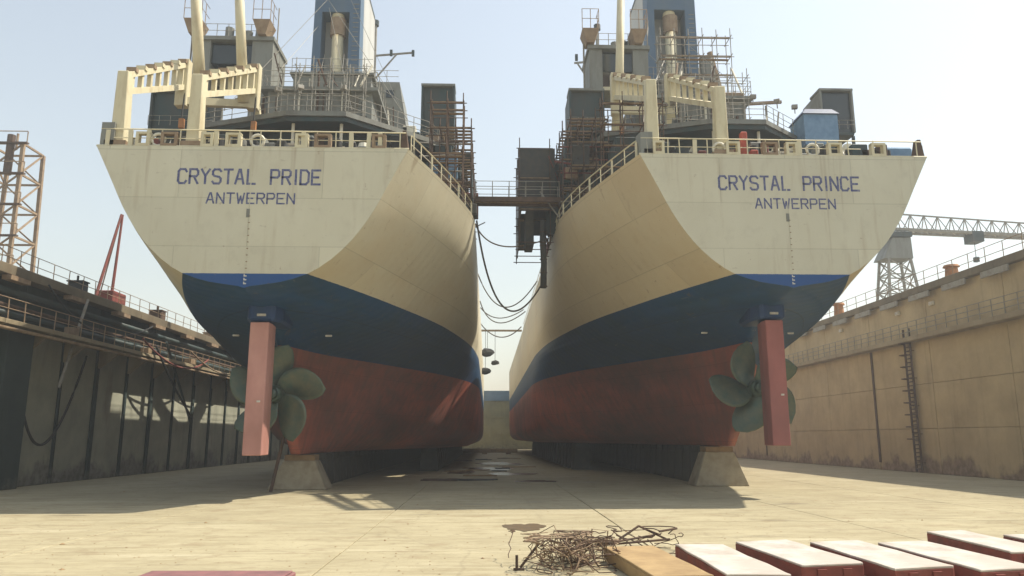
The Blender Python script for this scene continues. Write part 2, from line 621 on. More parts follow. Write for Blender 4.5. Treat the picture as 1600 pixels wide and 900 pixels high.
# right wall ---------------------------------------------------------------
rw = empty('dock_wall', (XR, 0, 0))
tag(rw, 'ochre concrete dock wall with ladder, ledge walkway and dirt stains', 'wall')
MB().box(0.12, 1.4, -20, 192, -0.5, 14.0).build('wall_core', M_wall_r, rw)
bay = 9.2
lifts = []
for z0_, z1_ in ((0, 3.38), (3.41, 6.83), (6.86, 10.25)):
    pm = MB().box(0, 0.3, 0.03, bay - 0.03, z0_, z1_).mesh('lower_panel', bevel=0.018)
    pm.materials.append(M_wall_r)
    lifts.append(pm)
um = MB().box(0.04, 0.3, 0.03, bay - 0.03, 10.75, 13.9).mesh('upper_panel', bevel=0.02)
um.materials.append(M_wall_r)
lm = MB().box(-0.85, 0.25, 0.015, bay - 0.015, 10.25, 10.62).mesh('ledge_slab', bevel=0.02)
lm.materials.append(M_ledge)
cm = MB().box(-0.42, 1.5, 0.01, bay - 0.01, 13.9, 14.45).mesh('coping_slab', bevel=0.025)
cm.materials.append(M_coping)
km = MB().quadbox([(-0.7, -0.15, 10.2), (0.02, -0.15, 9.4), (0.02, 0.15, 9.4), (-0.7, 0.15, 10.2),
                   (-0.7, -0.15, 10.26), (0.02, -0.15, 10.26), (0.02, 0.15, 10.26), (-0.7, 0.15, 10.26)]).mesh('bracket')
km.materials.append(M_ledge)
for i in range(22):
    y = 49.3 - bay * 7 + bay * i
    if y > 184:
        break
    for pm in lifts:
        link('lower_panel', pm, rw, (rnd.uniform(-0.018, 0.018), y, 0))
    link('upper_panel', um, rw, (0, y, 0))
    link('ledge_slab', lm, rw, (0, y, 0))
    link('coping_slab', cm, rw, (0, y, 0))
pcm = MB().box(-0.06, 0.06, -1.4, 1.4, 0, 0.42).mesh('cable_trough')
pcm.materials.append(M_steel)
for i in range(26):
    link('cable_trough', pcm, rw, (-0.50, 40 + i * 4.6, 13.42))
drip = MB().box(-0.05, 0.0, -0.16, 0.16, 0.6, 10.2).mesh('drain_pipe')
drip.materials.append(M_rust)
for y in (67.6, 95.3, 122.8):
    link('drain_pipe', drip, rw, (-0.03, y, 0))


def railing(name, parent_loc, axis_y0, axis_y1, step, h, m, label, group=None, rails=(1.0, 0.55), r=0.03, cat='railing',
            jitter=0.0):
    t = empty(name, parent_loc)
    tag(t, label, cat, group)
    post = MB().tube([(0, 0, 0), (0, 0, h)], r, 5).mesh('post')
    post.materials.append(m)
    k = int((axis_y1 - axis_y0) / step)
    for i in range(k + 1):
        link('post', post, t, (0, axis_y0 + i * step, 0), (rnd.uniform(-jitter, jitter), rnd.uniform(-jitter, jitter), 0))
    for q in rails:
        MB().tube([(0, axis_y0, h * q), (0, axis_y1, h * q)], r * 0.85, 5).build('rail', m, t)
    return t


railing('walkway_railing', (XR - 0.78, 0, 10.62), 30, 160, 1.3, 1.15, M_steel,
        'steel railing along the ledge of the ochre dock wall', rails=(1.0, 0.66, 0.33), r=0.035)
railing('quay_railing', (XR + 0.15, 0, 14.45), 30, 150, 1.9, 1.25, M_rustl,
        'thin railing on top of the ochre dock wall', rails=(1.0, 0.5), r=0.03)

# ladder on right wall
ld = empty('wall_ladder', (XR - 0.28, 61.1, 0))
tag(ld, 'rusty caged steel ladder fixed to the ochre dock wall', 'ladder')
for s_ in (-0.42, 0.42):
    MB().bar((0, s_, 0.05), (0, s_, 11.4), 0.13, 0.13).build('stile', M_rust, ld)
rg = MB().tube([(0, -0.42, 0), (0, 0.42, 0)], 0.05, 5).mesh('rung')
rg.materials.append(M_rust)
for i in range(34):
    link('rung', rg, ld, (0, 0, 0.3 + i * 0.31))
hoop = MB().tube([(0, -0.42, 0), (-0.35, -0.42, 0), (-0.62, -0.2, 0), (-0.62, 0.2, 0), (-0.35, 0.42, 0), (0, 0.42, 0)],
                 0.05, 5).mesh('hoop')
hoop.materials.append(M_rust)
for i in range(9):
    link('hoop', hoop, ld, (0, 0, 2.6 + i * 0.95))
br_ = MB().bar((0, -0.42, 0), (0.3, -0.42, 0), 0.05).bar((0, 0.42, 0), (0.3, 0.42, 0), 0.05).mesh('wall_bracket')
br_.materials.append(M_rust)
for i in range(5):
    link('wall_bracket', br_, ld, (0, 0, 0.8 + i * 2.2))

# left wall -----------------------------------------------------------------
lw = empty('dock_wall', (XL, 0, 0))
tag(lw, 'grey shaded concrete dock wall with dark pilasters and pipe-laden gallery', 'wall')
MB().box(-1.4, -0.12, -20, 192, -0.5, 11.4).build('wall_core', M_wall_l, lw)
bl = 4.35
pm = MB().box(-0.3, 0, 0.035, bl - 0.035, 0, 8.5).mesh('lower_panel', bevel=0.02)
pm.materials.append(M_wall_l)
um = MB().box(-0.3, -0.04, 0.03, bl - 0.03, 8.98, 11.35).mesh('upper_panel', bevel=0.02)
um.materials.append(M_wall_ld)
lm = MB().box(-0.28, 1.7, 0.015, bl - 0.015, 8.5, 8.75).mesh('ledge_slab', bevel=0.02)
lm.materials.append(M_ledge)
cm = MB().box(-1.5, 0.75, 0.01, bl - 0.01, 11.35, 11.9).mesh('coping_slab', bevel=0.025)
cm.materials.append(M_coping)
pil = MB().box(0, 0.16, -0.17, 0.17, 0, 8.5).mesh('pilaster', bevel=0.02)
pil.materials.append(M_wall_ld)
km = MB().quadbox([(0, -0.13, 7.3), (0.1, -0.13, 7.3), (0.1, 0.13, 7.3), (0, 0.13, 7.3),
                   (0, -0.13, 8.5), (1.5, -0.13, 8.5), (1.5, 0.13, 8.5), (0, 0.13, 8.5)]).mesh('bracket')
km.materials.append(M_ledge)
for i in range(45):
    y = 44.2 - bl * 12 + bl * i
    if y > 184:
        break
    link('lower_panel', pm, lw, (rnd.uniform(-0.015, 0.015), y, 0))
    link('upper_panel', um, lw, (0, y, 0))
    link('ledge_slab', lm, lw, (0, y, 0))
    link('coping_slab', cm, lw, (0, y, 0))
    link('pilaster', pil, lw, (0, y, 0), None, (1, rnd.choice((0.5, 0.8, 1.2)), 1))
    link('bracket', km, lw, (0.16, y, 0))
MB().box(0, 1.1, 41.2, 43.6, 0, 8.5).build('buttress', M_wall_ld, lw, bevel=0.04)
for z, xo, r_, m_ in ((9.35, 0.35, 0.16, M_dark), (9.8, 0.25, 0.12, M_rust), (10.6, 0.25, 0.2, M_dark), (8.3, 1.55, 0.1, M_rustl)):
    MB().tube([(xo, 20, z), (xo, 170, z)], r_, 7).build('service_pipe', m_, lw, smooth=True)
cab = MB().box(-0.3, 0.3, -0.4, 0.4, 0, 1.0).mesh('valve_box', bevel=0.03)
cab.materials.append(M_rustl)
for y in (47.5, 58, 66.5, 79, 93):
    link('valve_box', cab, lw, (1.0, y, 8.76), None, (1, rnd.uniform(0.6, 1.6), rnd.uniform(0.5, 1.1)))
lampm = MB().box(-0.25, 0.25, -0.9, 0.9, 0, 0.25).mesh('coping_fender')
lampm.materials.append(M_rustl)
for i in range(14):
    link('coping_fender', lampm, lw, (0.68, 42 + i * 6.1, 11.05))

railing('walkway_railing', (XL + 1.6, 0, 8.75), 30, 150, 1.45, 1.1, M_rustl,
        'rust-brown railing along the gallery of the grey shaded dock wall', rails=(1.0, 0.5), r=0.032, jitter=0.05)
railing('quay_railing', (XL - 0.2, 0, 11.9), 30, 140, 1.7, 1.25, M_rustl,
        'thin railing on top of the grey shaded dock wall', rails=(1.0, 0.55), r=0.028, jitter=0.04)

# far gate ----------------------------------------------------------------
gt = empty('dock_gate', (0, YE + 0.5, 0))
tag(gt, 'far dock gate of ribbed ochre panels with blue-grey top beam', 'gate')
MB().box(XL - 1.3, XR + 1.3, 0, 5, -0.5, 11.4).build('gate_body', M_gate, gt)
MB().box(XL - 1.3, XR + 1.3, -0.4, 5.2, 11.4, 13.8).build('top_beam', M_gateblue, gt)
rib = MB().box(-0.25, 0.25, -0.35, 0.0, 0, 11.4).mesh('rib')
rib.materials.append(M_gate)
for i in range(17):
    link('rib', rib, gt, (-24 + i * 3.5, 0, 0))
for z in (3.6, 7.4):
    MB().box(XL + 0.5, XR - 0.5, -0.3, -0.01, z, z + 0.4).build('stringer', M_gate, gt)

# ------------------------------------------------------------------ the ships
LEV = [  # height, curve of half breadth against distance from the transom
    (1.85, [(10.0, .20), (16, .6), (25, 2.2), (35, 5.4), (48, 7.9)]),
    (2.10, [(9.7, .22), (16, .8), (25, 3.0), (34, 6.4), (48, 8.5)]),
    (3.00, [(8.7, .25), (14, .95), (22, 3.2), (32, 7.2), (42, 9.0), (48, 9.15)]),
    (4.70, [(7.3, .42), (10, .75), (16, 2.3), (25, 5.6), (34, 8.5), (42, 9.22), (48, 9.25)]),
    (6.00, [(6.9, .22), (10, .85), (16, 2.9), (25, 6.3), (34, 8.75), (41, 9.24), (48, 9.25)]),
    (7.10, [(6.2, .18), (10, 1.06), (16.1, 3.66), (25, 7.13), (33.2, 8.85), (40, 9.25), (48, 9.25)]),
    (7.80, [(5.2, .10), (8, 1.9), (12, 3.6), (17, 5.3), (26, 8.0), (34, 9.1), (40, 9.25), (48, 9.25)]),
    (8.40, [(2.6, .05), (5, 2.2), (8, 3.7), (16.5, 6.4), (26, 8.5), (35, 9.2), (48, 9.25)]),
    (8.75, [(0, .02), (2.5, 2.0), (7, 4.3), (16.5, 6.9), (27, 8.8), (35, 9.23), (48, 9.25)]),
    (9.00, [(0, 1.45), (3, 3.2), (7, 4.7), (16.5, 7.2), (28, 8.95), (35, 9.24), (48, 9.25)]),
    (9.35, [(0, 2.55), (3, 3.7), (6.7, 4.95), (16.5, 7.53), (28.4, 9.0), (36, 9.25), (48, 9.25)]),
    (10.4, [(0, 3.95), (2, 4.5), (4, 5.05), (8, 6.1), (12, 7.2), (18, 8.45), (26, 9.15), (32, 9.25), (48, 9.25)]),
    (11.2, [(0, 4.62), (2, 5.18), (4, 5.7), (8, 6.75), (12, 7.8), (18, 8.9), (24, 9.22), (30, 9.25), (48, 9.25)]),
    (12.2, [(0, 5.25), (2, 5.85), (4, 6.45), (8, 7.5), (12, 8.45), (17, 9.12), (22, 9.25), (48, 9.25)]),
    (13.2, [(0, 5.75), (2, 6.42), (4, 7.05), (8, 8.15), (12, 8.98), (16, 9.22), (20, 9.25), (48, 9.25)]),
    (14.85, [(0, 6.58), (2, 7.2), (4, 7.78), (8, 8.78), (10.5, 9.2), (12.5, 9.25), (48, 9.25)]),
]
NT = 44
TAU = [(i / NT) ** 1.25 for i in range(NT + 1)]
_rows = []
for z, pts in LEV:
    f = pchip([p[0] for p in pts], [p[1] for p in pts])
    y0 = pts[0][0]
    _rows.append([f(y0 + (48 - y0) * t) for t in TAU])
_zs = [a[0] for a in LEV]
F_Y0 = pchip(_zs, [a[1][0][0] for a in LEV])
F_HB = [pchip(_zs, [r[i] for r in _rows]) for i in range(NT + 1)]
ZL = [1.85, 1.95, 2.1, 2.3, 2.6, 3.0, 3.4, 3.9, 4.3, 4.7, 5.1, 5.6, 6.0, 6.5, 7.1, 7.3, 7.5, 7.7, 7.85, 8.0, 8.15, 8.3, 8.42,
      8.54, 8.66, 8.75, 8.82, 8.9, 9.0, 9.15, 9.35, 9.6, 10.0, 10.4, 10.8, 11.2, 11.7, 12.2, 12.7, 13.2, 13.8, 14.3, 14.85]


def deck_hb(y):
    f = pchip([p[0] for p in LEV[-1][1]], [p[1] for p in LEV[-1][1]])
    return f(y)


def hull_rows():
    rows = []
    for z in ZL:
        y0 = F_Y0(z)
        r = [(max(F_HB[i](z), 0.02), y0 + (48 - y0) * TAU[i]) for i in range(NT + 1)]
        hm = r[-1][0]
        for y in (60, 75, 90, 105, 115):
            r.append((hm, y))
        for k in range(1, 9):                       # bow
            t = k / 8
            fl = 0.35 + 0.65 * max(0, (z - 3) / 12)
            r.append((max(hm * (1 - t ** (1.6 + 0.8 * fl)), 0.02), 115 + (30 + 6 * fl) * t))
        rows.append(r)
    return rows


HULL = hull_rows()

STROKES = {  # block capitals on a 4 x 6 grid
    'C': [[(4, 5), (3.2, 6), (0.8, 6), (0, 5), (0, 1), (0.8, 0), (3.2, 0), (4, 1)]],
    'R': [[(0, 0), (0, 6), (3.2, 6), (4, 5.2), (4, 3.8), (3.2, 3), (0, 3)], [(2, 3), (4, 0)]],
    'Y': [[(0, 6), (2, 3.2), (4, 6)], [(2, 3.2), (2, 0)]],
    'S': [[(4, 5.2), (3.2, 6), (0.8, 6), (0, 5.2), (0, 3.9), (0.8, 3.2), (3.2, 2.8), (4, 2.1), (4, 0.8), (3.2, 0), (0.8, 0), (0, 0.8)]],
    'T': [[(0, 6), (4, 6)], [(2, 6), (2, 0)]],
    'A': [[(0, 0), (1.7, 6), (2.3, 6), (4, 0)], [(0.7, 2), (3.3, 2)]],
    'L': [[(0.3, 6), (0.3, 0), (4, 0)]],
    'P': [[(0, 0), (0, 6), (3.2, 6), (4, 5.2), (4, 3.6), (3.2, 2.8), (0, 2.8)]],
    'I': [[(2, 0), (2, 6)]],
    'D': [[(0, 0), (0, 6), (2.8, 6), (4, 4.9), (4, 1.1), (2.8, 0), (0, 0)]],
    'E': [[(4, 6), (0, 6), (0, 0), (4, 0)], [(0, 3), (3.2, 3)]],
    'N': [[(0, 0), (0, 6), (4, 0), (4, 6)]],
    'W': [[(0, 6), (1, 0), (2, 4.2), (3, 0), (4, 6)]],
}


def lettering(name, text, x0, x1, z0, z1, parent, y=-0.006):
    """painted block capitals, one part per word"""
    adv = {'I': 3.4, ' ': 6.2}
    tot = sum(adv.get(c, 5.7) for c in text) - 1.7
    kx = (x1 - x0) / tot
    kz = (z1 - z0) / 6
    hw = 0.075 * (z1 - z0)
    cx = x0
    for word in text.split(' '):
        mb = MB()
        layer = 0
        for ch in word:
            off = -1.0 if ch == 'I' else 0
            for st in STROKES[ch]:
                P = [(cx + (px + off) * kx, z0 + pz * kz) for px, pz in st]
                for (ax, az), (bx_, bz) in zip(P[:-1], P[1:]):
                    d = Vector((bx_ - ax, bz - az)).normalized()
                    nx_, nz_ = -d.y * hw, d.x * hw
                    ax2, az2, bx2, bz2 = ax - d.x * hw * .8, az - d.y * hw * .8, bx_ + d.x * hw * .8, bz + d.y * hw * .8
                    yy = y - 0.0006 * (layer % 5)
                    layer += 1
                    q = [(ax2 + nx_, az2 + nz_), (ax2 - nx_, az2 - nz_), (bx2 - nx_, bz2 - nz_), (bx2 + nx_, bz2 + nz_)]
                    mb.quadbox([(u, yy, v) for u, v in q] + [(u, -0.001, v) for u, v in q])
            cx += adv.get(ch, 5.7) * kx
        cx += adv[' '] * kx
        mb.build(name, M_letter, parent)


def blade_mesh():
    """one propeller blade along +Z, shaft along Y"""
    Rm, rh = 2.4, 0.42
    ns, nc = 12, 8
    up, dn = [], []
    for i in range(ns + 1):
        t = i / ns
        r = rh + (Rm - rh) * t
        ch = 0.62 + 1.15 * math.sin(math.pi * min(1, t * 0.86 + 0.06)) ** 0.9
        ch *= math.sqrt(max(0.0, 1 - max(0, (t - 0.62) / 0.38) ** 2.2)) * 0.98 + 0.02
        pit = math.atan2(3.2, 2 * math.pi * max(r, 0.75))
        skew = -0.10 + 0.42 * t * t
        for j in range(nc + 1):
            s_ = j / nc - 0.5
            u = s_ * ch
            th = 0.13 * (1 - t * 0.8) * (1 - (2 * s_) ** 2) + 0.012
            ang = skew + u * math.cos(pit) / r
            yy = u * math.sin(pit) - 0.22 * t
            for lst, q in ((up, 1), (dn, -1)):
                lst.append((r * math.sin(ang), yy + q * th * math.cos(pit), r * math.cos(ang)))
    mb = MB()
    mb.v = up + dn
    k = len(up)
    w_ = nc + 1
    for i in range(ns):
        for j in range(nc):
            a = i * w_ + j
            mb.f.append((a, a + 1, a + w_ + 1, a + w_))
            mb.f.append((k + a, k + a + w_, k + a + w_ + 1, k + a + 1))
    for i in range(ns):
        for j in (0, nc):
            a = i * w_ + j
            mb.f.append((a, a + w_, k + a + w_, k + a))
    for j in range(nc):
        a = ns * w_ + j
        mb.f.append((a, a + 1, k + a + 1, k + a))
    return mb.mesh('blade', smooth=True)


BLADE = blade_mesh()
BLADE.materials.append(M_bronze)


def rail_run(parent, pts, h, m, step=1.2, rails=(1.0, 0.5), r=0.025, wide=None):
    """posts and rails along a polyline on the ship"""
    pts = [Vector(p) for p in pts]
    post = MB().tube([(0, 0, 0), (0, 0, h)], r, 4).mesh('rail_post')
    post.materials.append(m)
    for a, b in zip(pts[:-1], pts[1:]):
        k = max(1, round((b - a).length / step))
        for i in range(k):
            link('rail_post', post, parent, a.lerp(b, i / k))
    for q in rails:
        MB().tube([p + Vector((0, 0, h * q)) for p in pts], r * 0.9, 4).build('handrail', m, parent)


def windows(parent, y, zs_, xs_, w_, h_, m=None):
    me = MB().box(-w_ / 2, w_ / 2, -0.04, 0.02, 0, h_).mesh('window')
    me.materials.append(m or M_glass)
    for z in zs_:
        for x in xs_:
            link('window', me, parent, (x, y, z))


def scaffold(parent, x0, x1, y0, y1, z0, z1, nx, ny, nz, r=0.03, m=None, boards=True, rs=None):
    """tube scaffold: every pole and board is its own piece"""
    m = m or M_rust
    rs = rs or rnd
    dx = (x1 - x0) / nx
    dy = (y1 - y0) / ny
    dz = (z1 - z0) / nz
    vert = MB().tube([(0, 0, 0), (0, 0, z1 - z0 + 0.8)], r, 4).mesh('pole')
    vert.materials.append(m)
    lx = MB().tube([(-0.2, 0, 0), (x1 - x0 + 0.2, 0, 0)], r, 4).mesh('pole')
    lx.materials.append(m)
    ly = MB().tube([(0, -0.3, 0), (0, y1 - y0 + 0.3, 0)], r, 4).mesh('pole')
    ly.materials.append(m)
    bd = MB().box(0, x1 - x0, -0.11, 0.11, 0, 0.05).mesh('plank')
    bd.materials.append(M_wood)
    for i in range(nx + 1):
        for j in range(ny + 1):
            link('pole', vert, parent, (x0 + i * dx, y0 + j * dy, z0 - rs.uniform(0, 0.2)))
    for k in range(nz + 1):
        z = z0 + k * dz
        for j in range(ny + 1):
            link('pole', lx, parent, (x0, y0 + j * dy, z + 0.02))
        for i in range(nx + 1):
            link('pole', ly, parent, (x0 + i * dx, y0, z + 0.09))
        if boards and k:
            for j in range(int((y1 - y0) / 0.5)):
                if rs.random() < 0.75:
                    link('plank', bd, parent, (x0, y0 + 0.25 + j * 0.5, z + 0.13))


def ship(kind_label, text, ox, oy, dz, seed, P):
    rs = random.Random(seed)
    t = empty('tanker_ship', (ox, oy, dz))
    tag(t, kind_label, 'ship', 'ships docked side by side')
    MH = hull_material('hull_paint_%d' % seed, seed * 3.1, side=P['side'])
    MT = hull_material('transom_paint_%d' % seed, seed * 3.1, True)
    # hull shell
    mb = MB()
    nr = len(HULL)
    nc = len(HULL[0])
    for s_ in (1, -1):
        b0 = len(mb.v)
        for i, r in enumerate(HULL):
            for hb, y in r:
                mb.v.append((s_ * hb, y, ZL[i]))
        for i in range(nr - 1):
            for j in range(nc - 1):
                a = b0 + i * nc + j
                mb.f.append((a, a + 1, a + nc + 1, a + nc))
    # bottom, stern-frame strip
    for j in range(nc - 1):
        a, b = j, nr * nc + j
        mb.f.append((a, a + 1, b + 1, b))
    for i in range(nr - 1):
        if ZL[i + 1] <= 8.76:
            a, b = i * nc, (nr + i) * nc
            mb.f.append((a, a + nc, b + nc, b))
    hull = mb.build('hull', MH, t, smooth=True)
    # transom plate
    zt = [z for z in ZL if z >= 8.75]
    mb = MB()
    nx = 12
    for z in zt:
        w_ = max(HULL[ZL.index(z)][0][0], 0.02)
        for j in range(nx + 1):
            x = -w_ + 2 * w_ * j / nx
            mb.v.append((x, 0.0, z))
    for i in range(len(zt) - 1):
        for j in range(nx):
            a = i * (nx + 1) + j
            mb.f.append((a, a + 1, a + nx + 2, a + nx + 1))
    mb.build('transom', MT, t)
    # centre weld and draft marks
    MB().box(-0.02, 0.02, -0.008, 0.01, 9.42, 14.8).build('weld_seam', MT, t)
    dm = MB().box(-0.06, 0.06, -0.01, 0.0, 0, 0.05).box(-0.06, -0.02, -0.01, 0, 0.05, 0.1).mesh('draft_mark')
    dm.materials.append(M_draft)
    for k in range(3):
        link('draft_mark', dm, t, (0.02, -0.004, 8.9 + k * 0.16))
    dk = MB().box(-0.035, 0.035, -0.01, 0.0, 0, 0.04).mesh('draft_mark')
    dk.materials.append(M_rustl)
    for k in range(9):
        link('draft_mark', dk, t, (0.03, -0.004, 9.55 + k * 0.28))
    MB().box(-0.11, 0.03, -0.014, 0.0, 11.75, 12.12).build('hull_mark', M_grey, t)
    lettering('name_lettering', text, *P['name'], 13.22, 13.84, t)
    lettering('port_lettering', 'ANTWERPEN', *P['port'], 12.36, 12.80, t)
    an = MB().box(-0.16, 0.16, -0.05, 0.03, 0, 0.09).mesh('anode', bevel=0.015)
    an.materials.append(M_zinc)
    for (x, y, z) in ((2.2, 6.6, 7.55), (-2.2, 6.6, 7.55), (1.05, 10.2, 7.3), (-1.05, 10.2, 7.3), (3.1, 12.5, 7.9), (-3.1, 12.5, 7.9)):
        link('anode', an, hull, (x * 1.02, y - 0.3, z))
    # deck
    ring = [(deck_hb(y) - 0.12, y) for y in (0.05, 1, 2, 3, 4.5, 6, 9, 30, 60, 90, 115)]
    poly = [(x, y) for x, y in ring] + [(-x, y) for x, y in reversed(ring)]
    MB().prism(poly, 14.76, 14.82).build('poop_deck', M_rust, t)
    # ---- bulwark frames round the stern: wide stanchions, fairleads and rails
    gun = MB().tube([(-6.6, 0.06, 14.87)] + [(6.6, 0.06, 14.87)], 0.05, 6)
    gun.build('gunwale', M_cream, t)
    st_w = MB().box(-0.09, 0.09, -0.04, 0.04, 0, 0.74).mesh('bulwark_stanchion')
    st_w.materials.append(M_cream)
    st_n = MB().tube([(0, 0, 0), (0, 0, 0.8)], 0.028, 5).mesh('bulwark_stanchion')
    st_n.materials.append(M_cream)
    x = -6.2
    while x < P['rail_end']:
        link('bulwark_stanchion', st_n if rs.random() < 0.6 else st_w, t, (x, 0.12, 14.86), (rs.uniform(-.03, .03), rs.uniform(-.03, .03), 0))
        x += rs.uniform(0.5, 1.0)
    MB().tube([(-6.5, 0.12, 15.66), (6.45, 0.12, 15.62)], 0.032, 5).build('handrail', M_cream, t)
    MB().tube([(-6.5, 0.12, 15.26), (P['rail_end'], 0.12, 15.24)], 0.02, 5).build('handrail', M_cream, t)
    for q in (P['rail_end'] + .6, 6.2):
        link('bulwark_stanchion', st_n, t, (q, 0.12, 14.86))
    for xx in P['leads']:
        wq = rs.uniform(.26, .36)
        fb = MB()
        fb.box(xx - wq, xx + wq, 0.02, 0.3, 14.85, 15.0)
        fb.box(xx - wq, xx - wq + .12, 0.02, 0.3, 15.0, 15.45).box(xx + wq - .12, xx + wq, 0.02, 0.3, 15.0, 15.45)
        fb.box(xx - wq, xx + wq, 0.03, 0.29, 15.42, 15.52)
        fb.build('fairlead', rs.choice((M_cream, M_rustl, M_cream)), t)
    pipe_ring = MB().tube([(.27 * math.cos(a / 8 * math.pi), 0, .27 * math.sin(a / 8 * math.pi)) for a in range(17)], .07, 6, cap=False).mesh('mooring_ring', smooth=True)
    pipe_ring.materials.append(M_white)
    for xx in P['rings']:
        link('mooring_ring', pipe_ring, t, (xx, .18, 15.2))
    for s_ in (1, -1):
        yy = [0.5, 1.6, 2.9, 4.2, 5.6, 7.0, 8.4, 10, 11.6, 13.2, 15.0]
        for y in yy:
            h_ = deck_hb(y) - 0.1
            link('bulwark_stanchion', rs.choice((st_w, st_n)), t, (s_ * h_, y, 14.84), (0, 0, R(90)))
        MB().tube([(s_ * (deck_hb(y) - 0.1), y, 15.66) for y in yy], 0.035, 5).build('handrail', M_cream, t)
        MB().tube([(s_ * (deck_hb(y) - 0.1), y, 15.25) for y in yy], 0.025, 5).build('handrail', M_white, t)
        rail_run(t, [(s_ * 9.1, 16, 14.84), (s_ * 9.1, 60, 14.84)], 1.05, M_white, 1.8)
    # corner rollers
    MB().prism([(-6.5, .1), (-5.95, .1), (-6.0, .7), (-6.6, .7)], 14.85, 15.95).build('corner_plate', M_grey, t)
    MB().quadbox([(6.15, .1, 14.85), (6.55, .1, 14.85), (6.6, .6, 14.85), (6.15, .6, 14.85),
                  (6.3, .15, 15.75), (6.45, .15, 15.75), (6.45, .5, 15.75), (6.3, .5, 15.75)]).build('corner_plate', M_rust, t)
    # ---- mooring gear on deck
    for (wx, wy) in ((-4.3, 2.6), (0.6, 2.4), (3.9, 2.7)):
        wn = empty('mooring_winch')
        wn.parent = t
        wn.location = (wx, wy, 14.82)
        MB().tube([(-0.75, 0, 0.75), (0.75, 0, 0.75)], 0.4, 14).build('drum', M_rope, wn, smooth=False)
        for q in (-0.8, -0.1, 0.8):
            MB().tube([(q - 0.03, 0, 0.75), (q + 0.03, 0, 0.75)], 0.62, 16).build('flange', M_white if rs.random() < .5 else M_grey, wn)
        MB().box(-1.0, -0.86, -0.5, 0.5, 0, 1.2).box(0.86, 1.0, -0.5, 0.5, 0, 1.2).build('frame', M_dark, wn)
        MB().tube([(1.02, 0, 0.75), (1.4, 0, 0.75)], 0.26, 10).build('warping_head', M_rust, wn)
    bol = MB().tube([(-0.35, 0, 0), (-0.35, 0, 0.8)], 0.17, 10).tube([(0.35, 0, 0), (0.35, 0, 0.8)], 0.17, 10) \
        .box(-0.7, 0.7, -0.28, 0.28, 0, 0.1).mesh('bollard')
    bol.materials.append(M_black)
    for (bx_, by_) in ((-5.2, 1.2), (-1.4, 0.9), (2.6, 0.9), (5.1, 1.3)):
        link('bollard', bol, t, (bx_, by_, 14.82))
    vt = MB().tube([(0, 0, 0), (0, 0, 1.0)], 0.12, 8).tube([(0, 0, 0.95), (0, 0, 1.25)], 0.3, 10, 0.22).mesh('vent_pipe', smooth=False)
    vt.materials.append(M_white)
    for i in range(8):
        link('vent_pipe', vt, t, (rs.uniform(-6, 6), rs.uniform(3, 6.5), 14.82), None, (1, 1, rs.uniform(0.7, 1.5)))
    lk = MB().box(-0.5, 0.5, -0.35, 0.35, 0, 0.8).mesh('deck_locker', bevel=0.03)
    for i in range(7):
        o = link('deck_locker', lk.copy(), t, (rs.uniform(-6, 6), rs.uniform(3.2, 6.5), 14.82), (0, 0, rs.uniform(-.2, .2)),
                 (rs.uniform(.6, 1.5), 1, rs.uniform(.6, 1.4)))
        o.data.materials.append(rs.choice((M_dark, M_rust, M_grey, M_redp)))
    for k in range(20):                      # low dark gear stowed behind the stern rail
        xx = -6.0 + k * .62 + rs.uniform(-.2, .2)
        MB().box(xx - rs.uniform(.15, .4), xx + rs.uniform(.15, .4), 1.0, 1.0 + rs.uniform(.3, .8), 14.82, 14.82 + rs.uniform(.35, 1.1)) \
            .build('stowed_gear', rs.choice((M_dark, M_canvas, M_black, M_rust, M_grey, M_redp)), t, bevel=.04)
    rc = MB()
    for i in range(9):
        rc.tube([(0.55 * math.cos(a / 8 * math.pi) * (1 - i * 0.02), 0.55 * math.sin(a / 8 * math.pi) * (1 - i * 0.02), 0.05 + 0.09 * i)
                 for a in range(17)], 0.045, 5, cap=False)
    rc.build('rope_coil', M_rope, t).location = (-2.2, 1.8, 14.82)
    # ---- after deckhouse, two tiers, under an eight-sided boat deck
    MB().prism([(-1.5, 9.4), (2.0, 9.4), (5.6, 12.5), (6.2, 17), (6.2, 25), (-6.2, 25), (-6.2, 17), (-5.6, 12.5)], 14.8, 19.7) \
        .build('deckhouse', M_dark, t)  # overhang shade on this house is painted in as a dark colour
    for x in (-1.0, 0.5, 1.6):
        windows(t, 9.38, (15.6, 18.2), (x,), 0.5, 0.6)
    MB().box(-0.45, 0.35, 9.33, 9.42, 14.85, 16.9).build('door', M_grey, t)
    bd = [(-0.9, 7.8), (2.3, 7.8), (6.6, 11.5), (8.6, 16), (8.6, 26), (-8.6, 26), (-8.6, 16), (-6.6, 9.9)]
    MB().prism(bd, 19.72, 20.0).build('boat_deck', M_grey, t)
    MB().prism([(x * 0.985, 7.8 + (y - 7.8) * 0.99 + 0.12) for x, y in bd], 19.45, 19.715).build('deck_girder', M_dark, t)
    rail_run(t, [(-8.5, 16, 20.0), (-6.5, 10.05, 20.0), (-0.9, 7.95, 20.0), (2.25, 7.95, 20.0), (6.5, 11.6, 20.0), (8.5, 16, 20.0), (8.5, 26, 20)],
             1.05, M_steel, 1.15, (1.0, 0.66, 0.33), 0.022)
    pst = MB().tube([(0, 0, 14.8), (0, 0, 19.45)], 0.09, 8).mesh('pillar')
    pst.materials.append(M_white)
    for (px, py) in ((-0.6, 8.3), (2.0, 8.3), (-5.9, 10.6), (5.6, 11.6), (-7.9, 16.2), (7.9, 16.2), (-3.2, 9.4)):
        link('pillar', pst, t, (px, py, 0))
    # tier three
    MB().box(-3.4, 2.9, 12.6, 26, 20.0, 23.3).build('deckhouse', M_grey, t)
    MB().box(-3.8, 3.3, 12.2, 26.4, 23.3, 23.5).build('deck_slab', M_grey, t)
    windows(t, 12.58, (21.2,), (-2.4, -1.2, 1.0, 2.2), 0.5, 0.65)
